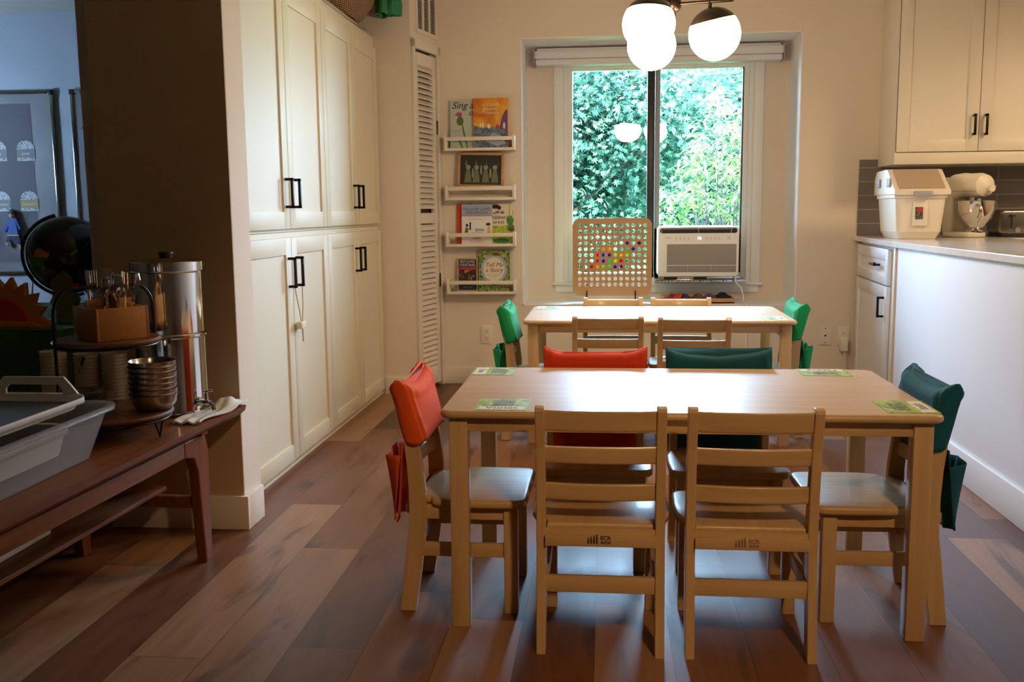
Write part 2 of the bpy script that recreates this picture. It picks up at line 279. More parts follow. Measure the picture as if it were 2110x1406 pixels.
# ------------------------------------------------------------------ mesh building helpers
class MB:
    """collects shapes (each with a material slot) into one mesh"""
    def __init__(s): s.v = []; s.f = []; s.m = []; s.sm = []
    def add(s, verts, faces, mi=0, smooth=False, T=None):
        o = len(s.v)
        s.v += [tuple(T @ Vector(p)) if T is not None else tuple(p) for p in verts]
        s.f += [tuple(i + o for i in f) for f in faces]; s.m += [mi] * len(faces); s.sm += [smooth] * len(faces); return s
    def bm(s, b, mi=0, smooth=False, T=None):
        b.verts.ensure_lookup_table(); b.verts.index_update()
        s.add([v.co[:] for v in b.verts], [[v.index for v in f.verts] for f in b.faces], mi, smooth, T); b.free(); return s
    def box(s, x0, x1, y0, y1, z0, z1, bev=0., mi=0, seg=2, T=None, smooth=None):
        b = bmesh.new(); bmesh.ops.create_cube(b, size=1)
        for v in b.verts: v.co = ((x0 + x1) / 2 + v.co.x * (x1 - x0), (y0 + y1) / 2 + v.co.y * (y1 - y0), (z0 + z1) / 2 + v.co.z * (z1 - z0))
        if bev: bmesh.ops.bevel(b, geom=b.edges[:], offset=min(bev, .49 * min(x1 - x0, y1 - y0, z1 - z0)), segments=seg, affect='EDGES', profile=.5)
        return s.bm(b, mi, bool(bev) if smooth is None else smooth, T)
    def prism(s, pts, axis, a0, a1, mi=0, bev=0., T=None, smooth=False, seg=2):
        """extrude the outline pts (2-D, in the plane normal to axis; for x: (y,z), y: (x,z), z: (x,y)) from a0 to a1"""
        def P(p, a): return {'x': (a, p[0], p[1]), 'y': (p[0], a, p[1]), 'z': (p[0], p[1], a)}[axis]
        b = bmesh.new(); lo = [b.verts.new(P(p, a0)) for p in pts]; hi = [b.verts.new(P(p, a1)) for p in pts]; n = len(pts)
        caps = [b.faces.new(lo), b.faces.new(hi[::-1])]
        for i in range(n): b.faces.new((lo[i], hi[i], hi[(i + 1) % n], lo[(i + 1) % n]))
        bmesh.ops.recalc_face_normals(b, faces=b.faces)
        if bev: bmesh.ops.bevel(b, geom=list({e for c in caps for e in c.edges}), offset=bev, segments=seg, affect='EDGES', profile=.5)
        return s.bm(b, mi, smooth, T)
    def lathe(s, prof, seg=32, mi=0, T=None, smooth=True, c=(0, 0, 0), close=False):
        vs = []; fs = []; n = len(prof)
        for k in range(seg):
            a = 2 * math.pi * k / seg
            for r, z in prof: vs.append((c[0] + r * math.cos(a), c[1] + r * math.sin(a), c[2] + z))
        for k in range(seg):
            k2 = (k + 1) % seg
            for i in range(n - 1):
                a, b_, c_, d = k * n + i, k2 * n + i, k2 * n + i + 1, k * n + i + 1
                fs.append((a, b_, c_, d))
        s.add(vs, fs, mi, smooth, T); return s
    def tube(s, pts, r, seg=8, mi=0, closed=False, T=None, taper=None):
        pts = [Vector(p) for p in pts]; n = len(pts); vs = []; fs = []; up = None
        for i, p in enumerate(pts):
            if closed: d = pts[(i + 1) % n] - pts[i - 1]
            else: d = pts[min(i + 1, n - 1)] - pts[max(i - 1, 0)]
            d.normalize()
            if up is None: up = Vector((0, 0, 1)) if abs(d.z) < .9 else Vector((1, 0, 0))
            a = d.cross(up).normalized(); b_ = a.cross(d).normalized(); up = b_
            rr = r if taper is None else r * taper[i]
            for k in range(seg): t = 2 * math.pi * k / seg; vs.append(p + a * math.cos(t) * rr + b_ * math.sin(t) * rr)
        for i in range(n if closed else n - 1):
            j = (i + 1) % n
            for k in range(seg): k2 = (k + 1) % seg; fs.append((i * seg + k, i * seg + k2, j * seg + k2, j * seg + k))
        if not closed: fs.append(tuple(range(seg))[::-1]); fs.append(tuple((n - 1) * seg + k for k in range(seg)))
        s.add([tuple(v) for v in vs], fs, mi, True, T); return s
    def cyl(s, a, b_, r, seg=16, mi=0, r2=None):
        return s.tube([a, b_], r, seg, mi, taper=None if r2 is None else [1, r2 / r])
    def sphere(s, c, r, mi=0, seg=24, rings=16, sc=(1, 1, 1), T=None):
        b = bmesh.new(); bmesh.ops.create_uvsphere(b, u_segments=seg, v_segments=rings, radius=r)
        for v in b.verts: v.co = (c[0] + v.co.x * sc[0], c[1] + v.co.y * sc[1], c[2] + v.co.z * sc[2])
        return s.bm(b, mi, True, T)
    def grid(s, fn, nu, nv, mi=0, closed_u=False, smooth=True):
        vs = [fn(i / (nu if closed_u else nu - 1), j / (nv - 1)) for j in range(nv) for i in range(nu)]
        fs = [(j * nu + i, j * nu + (i + 1) % nu, (j + 1) * nu + (i + 1) % nu, (j + 1) * nu + i) for j in range(nv - 1) for i in range(nu if closed_u else nu - 1)]
        s.add(vs, fs, mi, smooth); return s
    def build(s, name, mats, parent=None, label=None, flip=False, solid=0.):
        me = bpy.data.meshes.new(name); me.from_pydata(s.v, [], s.f)
        if isinstance(mats, str): mats = [mats]
        for k in mats: me.materials.append(M[k])
        me.polygons.foreach_set('material_index', s.m); me.polygons.foreach_set('use_smooth', s.sm)
        if parent is not None: me.transform(world_of(parent).inverted())
        b = bmesh.new(); b.from_mesh(me); bmesh.ops.recalc_face_normals(b, faces=b.faces); b.to_mesh(me); b.free()
        if any(s.sm): me.set_sharp_from_angle(angle=R(38))
        me.update()
        o = bpy.data.objects.new(name, me); COL.objects.link(o)
        if parent is not None: o.parent = parent
        if label: o['label'] = label
        if solid:
            md = o.modifiers.new('thickness', 'SOLIDIFY'); md.thickness = solid; md.offset = 0
        return o

def world_of(o):
    m = o.matrix_basis.copy()
    while o.parent: o = o.parent; m = o.matrix_basis @ m
    return m
def tag(o, label=None, cat=None, group=None, kind=None):
    if label: o['label'] = label
    if cat: o['category'] = cat
    if group: o['group'] = group
    if kind: o['kind'] = kind
    return o
def thing(name, label, cat, loc=(0, 0, 0), rz=0., group=None):
    o = bpy.data.objects.new(name, None); COL.objects.link(o); o.empty_display_size = .05
    o.location = loc; o.rotation_euler = (0, 0, rz); return tag(o, label, cat, group)
def dup(root, loc, rz=0., label=None, group=None):
    def cp(o, parent):
        c = o.copy(); COL.objects.link(c)
        if parent is not None: c.parent = parent
        for ch in list(o.children): cp(ch, c)
        return c
    r = cp(root, None); r.location = loc; r.rotation_euler = (0, 0, rz)
    if label: r['label'] = label
    if group: r['group'] = group
    return r
def struct(name, mb, mats, parent=None, **kw):
    o = mb.build(name, mats, parent, **kw)
    if parent is None: o['kind'] = 'structure'
    return o
def B(*a, **k): return MB().box(*a, **k)
def rrect(x0, x1, y0, y1, r, n=6):
    pts = []
    for cx, cy, a0 in ((x1 - r, y0 + r, -90), (x1 - r, y1 - r, 0), (x0 + r, y1 - r, 90), (x0 + r, y0 + r, 180)):
        for i in range(n + 1): a = R(a0 + 90 * i / n); pts.append((cx + r * math.cos(a), cy + r * math.sin(a)))
    return pts
def lettering(txt, size, matname, parent, origin, rot=(90, 0, 0), shear=0., name='lettering', align='CENTER', depth=.0003, spacing=1., sx=1., bold=0.):
    """flat raised letters, placed in WORLD coordinates, then parented"""
    cu = bpy.data.curves.new('t', 'FONT'); cu.body = txt; cu.size = size; cu.align_x = align; cu.extrude = depth; cu.shear = shear; cu.space_character = spacing; cu.resolution_u = 3; cu.offset = bold
    o = bpy.data.objects.new('t', cu); COL.objects.link(o); bpy.context.view_layer.update()
    me = bpy.data.meshes.new_from_object(o.evaluated_get(bpy.context.evaluated_depsgraph_get())); bpy.data.objects.remove(o)
    T = Matrix.Translation(origin) @ Matrix.Rotation(R(rot[2]), 4, 'Z') @ Matrix.Rotation(R(rot[0]), 4, 'X') @ Matrix.Rotation(R(rot[1]), 4, 'Z') @ Matrix.Diagonal((sx, 1, 1, 1))
    me.transform(T)
    if parent is not None: me.transform(world_of(parent).inverted())
    me.materials.clear(); me.materials.append(M[matname]); me.name = name
    ob = bpy.data.objects.new(name, me); COL.objects.link(ob); ob.parent = parent; return ob

# ------------------------------------------------------------------ room shell
CEIL = 2.44; YB = 5.82; YW = 6.20
struct('floor', B(-5.6, 3.6, -2.6, 6.7, -.06, 0), 'floor')
struct('ceiling', B(-5.6, 3.6, -2.6, 6.7, CEIL, CEIL + .06), 'ceiling')
# back wall with the deep bay round the window
bx0, bx1, bz0, bz1 = -.515, 1.094, .48, 2.047
wl = MB().box(-1.01, bx0, YB, YW + .1, 0, CEIL).box(bx1, 3.6, YB, YW + .1, 0, CEIL).box(bx0, bx1, YB, YW + .1, bz1, CEIL).box(bx0, bx1, YB, YW + .1, 0, bz0)
struct('wall_back', wl, 'wall')
ox0, ox1, oz0, oz1 = -.285, .885, .592, 1.96
rv = MB()
rv.box(bx0, ox0, YW, YW + .1, bz0, bz1).box(ox1, bx1, YW, YW + .1, bz0, bz1).box(ox0, ox1, YW, YW + .1, oz1, bz1).box(ox0, ox1, YW, YW + .1, bz0, oz0)
struct('wall_window', rv, 'wall')
rl = MB().box(bx0, bx0 + .006, YB - .001, YW, bz0, bz1).box(bx1 - .006, bx1, YB - .001, YW, bz0, bz1).box(bx0, bx1, YB - .001, YW, bz1 - .006, bz1).box(bx0, bx1, YB - .001, YW, bz0, bz0 + .006)
struct('trim_bay_daylit', rl, 'wall_daylit')  # thin lining that carries the painted daylight of the bay
struct('wall_right', B(3.5, 3.6, -2.6, 6.7, 0, CEIL), 'wall')
struct('wall_rear', B(-5.6, 3.6, -2.6, -2.5, 0, CEIL), 'wall_absorb')
# return wall and skewed closet wall
struct('wall_return', B(-1.66, -1.095, 5.455, 5.53, 0, CEIL), 'wall')
ang = math.atan2(.365, .085); sw = math.hypot(.365, .085)
TC = Matrix.Translation((-1.095, 5.455, 0)) @ Matrix.Rotation(ang, 4, 'Z')      # closet wall frame: +x along the wall, -y into the dining room
cw = MB().box(0, .022, 0, .08, 0, CEIL, T=TC).box(.352, sw + .02, 0, .08, 0, CEIL, T=TC).box(.022, .352, 0, .08, 1.975, CEIL, T=TC)
struct('wall_closet', cw, 'wall')
struct('wall_partition', B(-1.72, -1.655, 3.10, 6.6, 0, CEIL), 'wall')
# pillar at the end of the cabinet run: tan on the face towards the camera, cream round the corner
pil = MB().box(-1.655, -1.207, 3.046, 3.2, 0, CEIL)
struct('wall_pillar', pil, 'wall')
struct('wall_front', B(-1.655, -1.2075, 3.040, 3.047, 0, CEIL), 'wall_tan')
# next room
struct('wall_far', B(-5.6, -1.66, 6.6, 6.7, 0, CEIL), 'wall_bluish_daylit')
lw = MB().box(-5.6, -5.5, -2.6, 5.6, 0, CEIL).box(-5.6, -5.5, 6.0, 6.7, 0, CEIL).box(-5.6, -5.5, 5.6, 6.0, 0, 1.15).box(-5.6, -5.5, 5.6, 6.0, 1.8, CEIL)
struct('wall_left', lw, 'wall_bluish_daylit')
w2 = MB().box(-5.58, -5.52, 5.6, 5.64, 1.15, 1.8).box(-5.58, -5.52, 5.96, 6.0, 1.15, 1.8).box(-5.58, -5.52, 5.64, 5.96, 1.15, 1.19).box(-5.58, -5.52, 5.64, 5.96, 1.76, 1.8)
struct('window_2', w2, 'vinyl')

# baseboards
def bb(name, x0, x1, y0, y1, h=.115): struct(name, B(x0, x1, y0, y1, 0, h, bev=.003), 'trim')
bb('baseboard_pillar', -1.67, -1.19, 3.026, 3.046); 
struct('baseboard_corner', B(-1.207, -1.19, 3.04, 3.178, 0, .115, bev=.003), 'trim')
bb('baseboard_return', -1.285, -1.10, 5.441, 5.455, .10); bb('baseboard_back', -1.0, 1.36, YB - .014, YB, .10)

# window 1
win = MB()
def ring(mb, x0, x1, z0, z1, w, y0, y1, mi=0, bev=.002):
    mb.box(x0, x0 + w, y0, y1, z0, z1, bev, mi).box(x1 - w, x1, y0, y1, z0, z1, bev, mi).box(x0 + w, x1 - w, y0, y1, z1 - w, z1, bev, mi).box(x0 + w, x1 - w, y0, y1, z0, z0 + w, bev, mi)
# casing on the wall of the bay
win.box(-.342, -.285, YW - .014, YW, .592, 1.98, .003).box(.885, .942, YW - .014, YW, .592, 1.98, .003).box(-.342, .942, YW - .014, YW, 1.955, 2.0, .003)
ring(win, -.285, .885, .592, 1.96, .028, YW + .0, YW + .09)
ring(win, -.257, .857, .62, 1.94, .030, YW + .03, YW + .08)
w1 = struct('window_1', win, 'vinyl')
struct('sash_frame', MB().box(.238, .285, YW + .02, YW + .06, .60, 1.94, .002, 0).box(.818, .836, YW + .035, YW + .06, .65, 1.93, .001, 0).box(.287, .318, YW + .03, YW + .075, .60, 1.94, .002, 1), ['dark_frame', 'vinyl_grey'], w1)
struct('pane', B(-.23, .245, YW + .055, YW + .059, .645, 1.915), 'pane', w1)
struct('pane', B(.31, .83, YW + .064, YW + .068, .645, 1.915), 'pane', w1)
struct('sill', B(-.352, .952, YW - .045, YW + .02, .578, .594, .004).box(-.335, .935, YW - .013, YW, .530, .578, .002), 'vinyl', w1)

# roller blind in its cassette
bl = thing('roller_blind', 'rolled-up grey roller blind in its cassette over the dining window', 'blind', (.29, 6.13, 1.93))
MB().box(-.452, 1.034, 6.075, 6.19, 1.965, 2.012, .006).box(-.44, 1.02, 6.10, 6.19, 2.012, 2.030, .003).build('cassette', 'blind', bl)
MB().box(-.448, 1.030, 6.085, 6.17, 1.928, 1.964, .008).build('rolled_fabric', 'vinyl_grey' if 0 else 'blind', bl)
MB().box(-.458, -.452, 6.07, 6.19, 1.925, 2.022, .001).build('end_cap', 'grey_plastic', bl); MB().box(1.034, 1.040, 6.07, 6.19, 1.925, 2.022, .001).build('end_cap', 'grey_plastic', bl)

# ------------------------------------------------------------------ left cabinet run
XC = -1.285
def bar_handle(parent, x, y, z0, z1, axis='x+', w=.011):
    """square black bar pull standing 30 mm off a face at x, vertical"""
    d = .034 if axis == 'x+' else -.034
    xa, xb = sorted((x + d - math.copysign(w, d), x + d)); xc, xd = sorted((x, x + d))
    return MB().box(xa, xb, y - w / 2, y + w / 2, z0, z1, .001).box(xc, xd, y - w / 2, y + w / 2, z1 - w, z1, .001).box(xc, xd, y - w / 2, y + w / 2, z0, z0 + w, .001).build('handle', 'black_metal', parent)
def shaker(mb, x0, x1, y0, y1, z0, z1, st=.068, face='x+'):
    """shaker door: frame of stiles and rails round a set-back flat panel; plate thickness along x"""
    t = .008 if face == 'x+' else -.008
    if face == 'x+':
        mb.box(x0, x1 - .008, y0 + .01, y1 - .01, z0 + .01, z1 - .01)
        f0, f1 = x0, x1
    else:
        mb.box(x0 + .008, x1, y0 + .01, y1 - .01, z0 + .01, z1 - .01); f0, f1 = x0, x1
    mb.box(f0, f1, y0, y0 + st, z0, z1, .0012).box(f0, f1, y1 - st, y1, z0, z1, .0012).box(f0, f1, y0 + st, y1 - st, z1 - st, z1, .0012).box(f0, f1, y0 + st, y1 - st, z0, z0 + st, .0012)
YS = [3.325, 3.862, 4.385, 4.912, 5.437]
for ci, (ya, yb_, lab) in enumerate(((3.205, 4.385, 'nearer one, beside the tan pillar'), (4.385, 5.452, 'farther one, beside the louvred closet'))):
    for lvl, (z0, z1, nm) in enumerate(((.0, .972, 'lower'), (.972, 2.01, 'upper'))):
        t = thing('storage_cabinet', f'{nm} cream shaker storage cabinet with two doors, {lab}', 'cabinet', ((XC - .36) if 0 else -1.48, (ya + yb_) / 2, z0), group='tall built-in storage cabinets')
        x1 = XC - .020
        MB().box(-1.65, x1, ya + .001, yb_ - .001, z0 + .001, z1 - .001).build('body', 'cab', t)
        for k in range(2):
            y0, y1 = YS[2 * ci + k] + .002, YS[2 * ci + k + 1] - .002
            d0, d1 = (.036, .950) if lvl == 0 else (.986, 1.945)
            mb = MB(); shaker(mb, x1 + .001, XC, y0, y1, d0, d1); d = mb.build('door', 'cab', t)
            yc = y1 - .045 if k == 0 else y0 + .045
            if lvl: bar_handle(d, XC, yc, 1.068, 1.188)
            else: bar_handle(d, XC, yc, .748, .872)
# child lock hung through the handles
lk = thing('cabinet_lock', 'cream child safety lock cord hanging from the nearer lower cabinet handles', 'child lock', (XC + .03, 3.92, .58))
MB().tube([(XC + .02, 3.82, .760), (XC + .024, 3.855, .66), (XC + .024, 3.885, .585)], .0022, 6).tube([(XC + .02, 3.92, .760), (XC + .026, 3.90, .67), (XC + .024, 3.888, .585)], .0022, 6).tube([(XC + .024, 3.888, .59), (XC + .024, 3.895, .52)], .003, 6).build('cord', 'c_gold', lk)
MB().box(XC + .010, XC + .034, 3.855, 3.915, .575, .605, .005).build('lock_block', 'c_cream', lk)

# basket with green silk on the cabinets
bk = thing('wicker_basket', 'woven wicker basket on top of the tall cabinets', 'basket', (-1.47, 5.05, 2.01))
MB().lathe([(.0, .004), (.115, .0), (.150, .03), (.185, .09), (.205, .16), (.215, .22), (.208, .222), (.196, .16), (.176, .09), (.14, .035), (0, .012)], 48, T=Matrix.Translation((-1.412, 4.93, 2.016)) @ Matrix.Diagonal((1.15, 2.3, 1.05, 1))).build('basket_body', 'wicker', bk)
def silk(u, v):
    a = u * 2 * math.pi; r = .055 + .02 * math.sin(3 * a + 1) + .01 * math.sin(7 * a)
    zz = 2.22 - v * .16; rr = r * (.5 + .8 * math.sin(min(1, v * 1.25) * math.pi * .62))
    return (-1.205 + rr * math.cos(a) * .8, 5.36 + rr * math.sin(a) * .9 + .008 * math.sin(9 * v + 2 * a), zz + .045)
tag(MB().grid(silk, 40, 16, closed_u=True).build('play_silk', 'green_silk', None, solid=.003), 'green silk cloth spilling over the rim of the wicker basket', 'cloth')
tr = thing('metal_tray', 'thin metal tray under the wicker basket on the cabinets', 'tray', (-1.45, 4.75, 2.01))
MB().box(-1.63, -1.287, 4.25, 5.25, 2.0102, 2.0145, .001).build('tray_body', 'steel', tr)

# ------------------------------------------------------------------ closet door, trim and vent (in the skewed wall frame)
dr = MB().box(.0, .030, -.018, .0, 0, 2.0, .002, T=TC).box(.345, sw - .002, -.018, .0, 0, 2.0, .002, T=TC).box(.0, sw - .002, -.018, 0, 1.955, 2.005, .002, T=TC)
struct('trim_closet', dr, 'trim')
TD = TC @ Matrix.Translation((.040, .0, 0))
door = MB(); dw = .300
door.box(0, .045, -.004, .024, .02, 1.94, .002, T=TD).box(dw - .045, dw, -.004, .024, .02, 1.94, .002, T=TD)
for z0, z1 in ((.02, .13), (.98, 1.04), (1.87, 1.94)): door.box(.045, dw - .045, -.004, .024, z0, z1, .002, T=TD)
z = .135
while z < 1.865:
    if not .965 < z < 1.045:
        door.add([(.04, -.003, z), (dw - .04, -.003, z), (dw - .04, .021, z + .026), (.04, .021, z + .026), (.04, -.003, z + .007), (dw - .04, -.003, z + .007), (dw - .04, .021, z + .033), (.04, .021, z + .033)],
                 [(0, 1, 2, 3), (7, 6, 5, 4), (0, 4, 5, 1), (1, 5, 6, 2), (2, 6, 7, 3), (3, 7, 4, 0)], T=TD)
    z += .031
d1 = struct('door_1', door, 'trim')
struct('hinge', MB().cyl(TD @ Vector((dw + .004, -.006, .60)), TD @ Vector((dw + .004, -.006, .68)), .006).cyl(TD @ Vector((dw + .004, -.006, 1.5)), TD @ Vector((dw + .004, -.006, 1.58)), .006), 'bronze', d1)
struct('closet_shade_sheet', B(.02, .36, .04, .06, 0, 1.97, T=TC), 'closet_shade', d1)  # dark sheet standing in for shade inside the closet
vt = thing('wall_vent', 'white metal return air grille above the louvred closet door', 'vent', TC @ Vector((.2, 0, 2.05)), ang)
vm = MB(); ring_ = [(.085, .365)]
vm.box(.075, .365, -.010, 0, 2.045, 2.068, .002, T=TC).box(.075, .365, -.010, 0, 2.36, 2.385, .002, T=TC)
for xx in (.075, .160, .250, .345): vm.box(xx, xx + .016, -.010, 0, 2.045, 2.385, .001, T=TC)
vm.build('vent_frame', 'trim', vt)
vs_ = MB(); z = 2.07
while z < 2.36: vs_.box(.09, .355, -.005, -.002, z, z + .0022, T=TC); z += .011
vs_.build('louvre', 'trim', vt); MB().box(.08, .36, -.0012, -.0002, 2.05, 2.38, T=TC).build('duct_shade_plate', 'c_black', vt)  # black plate painted as the shade in the duct

# ------------------------------------------------------------------ outlets
def outlet(x, z, label, kind='outlet'):
    t = thing('wall_outlet' if kind == 'outlet' else 'wall_plate', label, 'outlet', (x, YB, z - .057))
    MB().box(x - .035, x + .035, YB - .006, YB, z - .057, z + .057, .002).build('cover_plate', 'trim', t)
    if kind == 'outlet':
        for dz in (-.021, .021):
            r = MB().prism(rrect(x - .0165, x + .0165, z + dz - .0145, z + dz + .0145, .008), 'y', YB - .0085, YB - .005).build('receptacle', 'cream_plastic', t)
            MB().box(x - .008, x - .0055, YB - .0092, YB - .008, z + dz - .002, z + dz + .007).box(x + .0055, x + .008, YB - .0092, YB - .008, z + dz - .001, z + dz + .006).cyl((x, YB - .0092, z + dz - .008), (x, YB - .008, z + dz - .008), .0028, 10).build('slot', 'black', r)
    else:
        MB().cyl((x, YB - .0075, z), (x, YB - .005, z), .006, 12).build('jack', 'black', t)
        for s_ in (-1, 1): MB().cyl((x, YB - .007, z + s_ * .042), (x, YB - .005, z + s_ * .042), .0032, 10).build('screw', 'black', t)
outlet(-.735, .304, 'cream double wall outlet below the book ledges')
outlet(1.272, .304, 'cream wall plate with a single round phone jack, right of the far table', 'jack')
outlet(1.376, .300, 'wall outlet in the corner beside the base cabinet')
ch = thing('plug_adapter', 'cream plug-in adapter in the outlet beside the base cabinet', 'charger', (1.376, 5.79, .23))
MB().box(1.352, 1.396, 5.775, 5.811, .215, .296, .006).build('adapter_body', 'trim', ch)
MB().tube([(1.374, 5.79, .218), (1.378, 5.79, .15), (1.37, 5.79, .06), (1.375, 5.78, .01)], .003).tube([(1.384, 5.79, .218), (1.39, 5.79, .12), (1.386, 5.79, .05), (1.38, 5.77, .01)], .003).build('cord', 'trim', ch)

# ------------------------------------------------------------------ book ledges, books, chalkboard
SX0, SX1, SY0 = -.963, -.545, 5.728
def ledge(z0, label, first=[None]):
    if first[0] is not None:
        return dup(first[0], ((SX0 + SX1) / 2, YB, z0), 0, label)
    t = thing('picture_ledge', label, 'shelf', ((SX0 + SX1) / 2, YB, z0), group='white wall ledges for picture books')
    MB().box(SX0 + .017, SX1 - .017, SY0 + .012, YB - .001, z0, z0 + .012, .001).build('ledge_base', 'trim', t)
    MB().box(SX0, SX0 + .017, SY0, YB - .001, z0, z0 + .088, .0015).build('end_panel', 'trim', t)
    MB().box(SX1 - .017, SX1, SY0, YB - .001, z0, z0 + .088, .0015).build('end_panel', 'trim', t)
    MB().box(SX0 + .017, SX1 - .017, SY0, SY0 + .011, z0, z0 + .016, .001).build('front_lip', 'trim', t)
    MB().box(SX0 + .017, SX1 - .017, SY0, SY0 + .011, z0 + .058, z0 + .080, .001).build('front_rail', 'trim', t)
    first[0] = t; return t
LZ = [1.401, 1.113, .840, .557]
ledge(LZ[0], 'topmost white picture ledge, holding the thistle book'); ledge(LZ[1], 'second white picture ledge from the top, holding the framed chalkboard')
ledge(LZ[2], 'third white picture ledge from the top, holding the games handbook'); ledge(LZ[3], 'lowest white picture ledge, just above the wall outlet')

def book(x0, x1, zb, h, y, label, cover, thick=.014, tilt=4., page='c_white'):
    """cover-out book leaning back on a ledge; local frame: x right, y depth, z up, origin bottom centre front"""
    w = x1 - x0; T = Matrix.Translation(((x0 + x1) / 2, y, zb)) @ Matrix.Rotation(R(-tilt), 4, 'X')
    t = bpy.data.objects.new('picture_book', None); COL.objects.link(t); t.empty_display_size = .03; t.matrix_basis = T; tag(t, label, 'book', 'picture books on the wall ledges')
    MB().box(-w / 2, w / 2, -.0015, .0, 0, h, T=T).box(-w / 2, w / 2, thick, thick + .0015, 0, h, T=T).box(-w / 2 - .001, -w / 2 + .001, -.0015, thick + .0015, 0, h, T=T).build('cover', cover, t)
    MB().box(-w / 2 + .002, w / 2 - .003, .0, thick, .002, h - .002, T=T).build('pages', page, t)
    return t, T
def art(t, T, name, mats, polys):
    """printed shapes on a cover: list of (slot, [(x,z)...])"""
    mb = MB(); 
    for k, (mi, pts) in enumerate(polys): mb.prism(pts, 'y', -.0020 - .00012 * (k + 1), -.0015, mi, T=T)
    return mb.build(name, mats, t)
def ell(cx, cz, rx, rz, n=14, a0=0): return [(cx + rx * math.cos(R(a0) + 2 * math.pi * i / n), cz + rz * math.sin(R(a0) + 2 * math.pi * i / n)) for i in range(n)]
def strip(pts, w):
    up = [(x, z) for x, z in pts]; dn = []
    for x, z in pts[::-1]: dn.append((x + w, z + w * .3))
    return up + dn
def tl(t, T, txt, size, m, x, z, shear=0., **kw):
    rot = T.to_euler(); o = lettering(txt, size, m, None, (0, 0, 0), (90, 0, 0), shear, 'lettering', **kw); o.data.transform(Matrix.Translation((x, -.0026, z))); o.parent = t; return o

def at(px):   # px column of the photo -> x on the ledge plane
    return -.963 + (px - 915) * (.418 / 147.)
zb = LZ[0] + .013
t, T = book(at(926), at(997), zb, .285, 5.777, 'pale grey-green song book with a purple thistle, on the topmost ledge', 'c_mint')
art(t, T, 'cover_art', ['c_pink', 'c_olive', 'c_green', 'c_black', 'c_red'], [(2, [(-.035, .15), (-.02, .07), (.0, .0), (.006, .0), (-.012, .08), (-.028, .152)]), (2, [(-.06, .07), (-.045, .03), (-.03, .0), (-.022, 0), (-.05, .07)]), (1, ell(-.043, .162, .021, .026)), (0, [(-.075, .20), (-.06, .19), (-.043, .183), (-.03, .192), (-.034, .212), (-.055, .214)]), (3, [(-.095, .106), (-.04, .106), (-.04, .1068), (-.095, .1068)]), (4, ell(.0, .004, .012, .004))])
tl(t, T, 'Sing a', .056, 'ink', -.028, .235, .35); tl(t, T, 'of S', .05, 'ink', .045, .195, .35)
t, T = book(at(975), at(1047), zb, .291, 5.757, 'orange picture book with a sunset landscape, on the topmost ledge', 'art_sky', .02)
art(t, T, 'cover_art', ['art_woods', 'c_purple', 'c_white', 'c_red', 'c_skin', 'c_sky'], [(0, [(-.10, .0), (.10, .0), (.10, .13), (.05, .12), (.01, .125), (-.05, .118), (-.10, .135)]), (1, [(.05, .12), (.06, .15), (.066, .18), (.085, .215), (.10, .225), (.10, .10), (.055, .11)]), (5, [(-.03, .04), (.01, .09), (.06, .075), (.09, .03), (.04, .01)]), (2, ell(-.06, .135, .005, .012)), (2, ell(-.045, .135, .005, .012)), (2, ell(-.01, .128, .009, .014)), (3, ell(.04, .125, .010, .012)), (4, ell(.04, .143, .004, .005)), (4, ell(-.01, .148, .005, .005)), (2, ell(.08, .13, .006, .02))])
tl(t, T, "A Child's", .026, 'c_cream', .0, .243); tl(t, T, 'Seasonal', .026, 'c_cream', .0, .221); tl(t, T, 'Treasury', .026, 'c_cream', .0, .199)
# chalkboard
zb = LZ[1] + .013
T = Matrix.Translation((at(988), 5.770, zb + .090)) @ Matrix.Rotation(R(1.5), 4, 'Y') @ Matrix.Rotation(R(-5), 4, 'X')
t = bpy.data.objects.new('chalkboard', None); COL.objects.link(t); t.matrix_basis = T; tag(t, 'small wood-framed chalkboard with chalk flower figures, on the second ledge', 'chalkboard')
fr = MB(); W2, H2 = .138, .205
for x0, x1, z0, z1 in ((-W2, -W2 + .016, 0, H2), (W2 - .016, W2, 0, H2), (-W2 + .016, W2 - .016, 0, .016), (-W2 + .016, W2 - .016, H2 - .016, H2)): fr.box(x0, x1, -.006, .012, z0 - .028, z1 - .028, .002, T=T)
for sx in (-1, 1):
    for zz in (.008, .19): fr.cyl(T @ Vector((sx * (W2 - .008), -.0075, zz - .028)), T @ Vector((sx * (W2 - .008), -.005, zz - .028)), .003, 8, mi=1)
fr.build('frame', ['pine', 'c_brown'], t)
MB().box(-W2 + .01, W2 - .01, .0, .006, -.02, H2 - .038, T=T).build('slate', 'c_slate', t)
chk = []
for k, cx in enumerate((-.075, -.025, .03, .085)):
    hh = .11 + .006 * (k % 2)
    chk += [(0, [(cx - .022, .0), (cx + .022, .0), (cx + .015, .05), (cx + .008, .08), (cx - .008, .08), (cx - .016, .045)]), (1, ell(cx, .09, .014, .014)), (0, [(cx - .02 + .012 * k, .10), (cx - .012 + .008 * k, .14), (cx - .004 + .006 * k, .10)])]
    if k < 3: chk.append((1, ell(cx + .028, .055 + .02 * (k % 2), .006, .03)))
chk.append((0, [(-.10, -.004), (.10, -.006), (.10, -.0045), (-.10, -.0025)]))
mb = MB()
for k, (mi, pts) in enumerate(chk): mb.prism(pts, 'y', -.0004 - .0001 * k, .0003, mi, T=T)
M['c_chalk2'] = mat('chalk_green', (.16, .19, .11), .9)
mb.build('chalk_drawing', ['c_chalk2', 'c_chalk'], t)
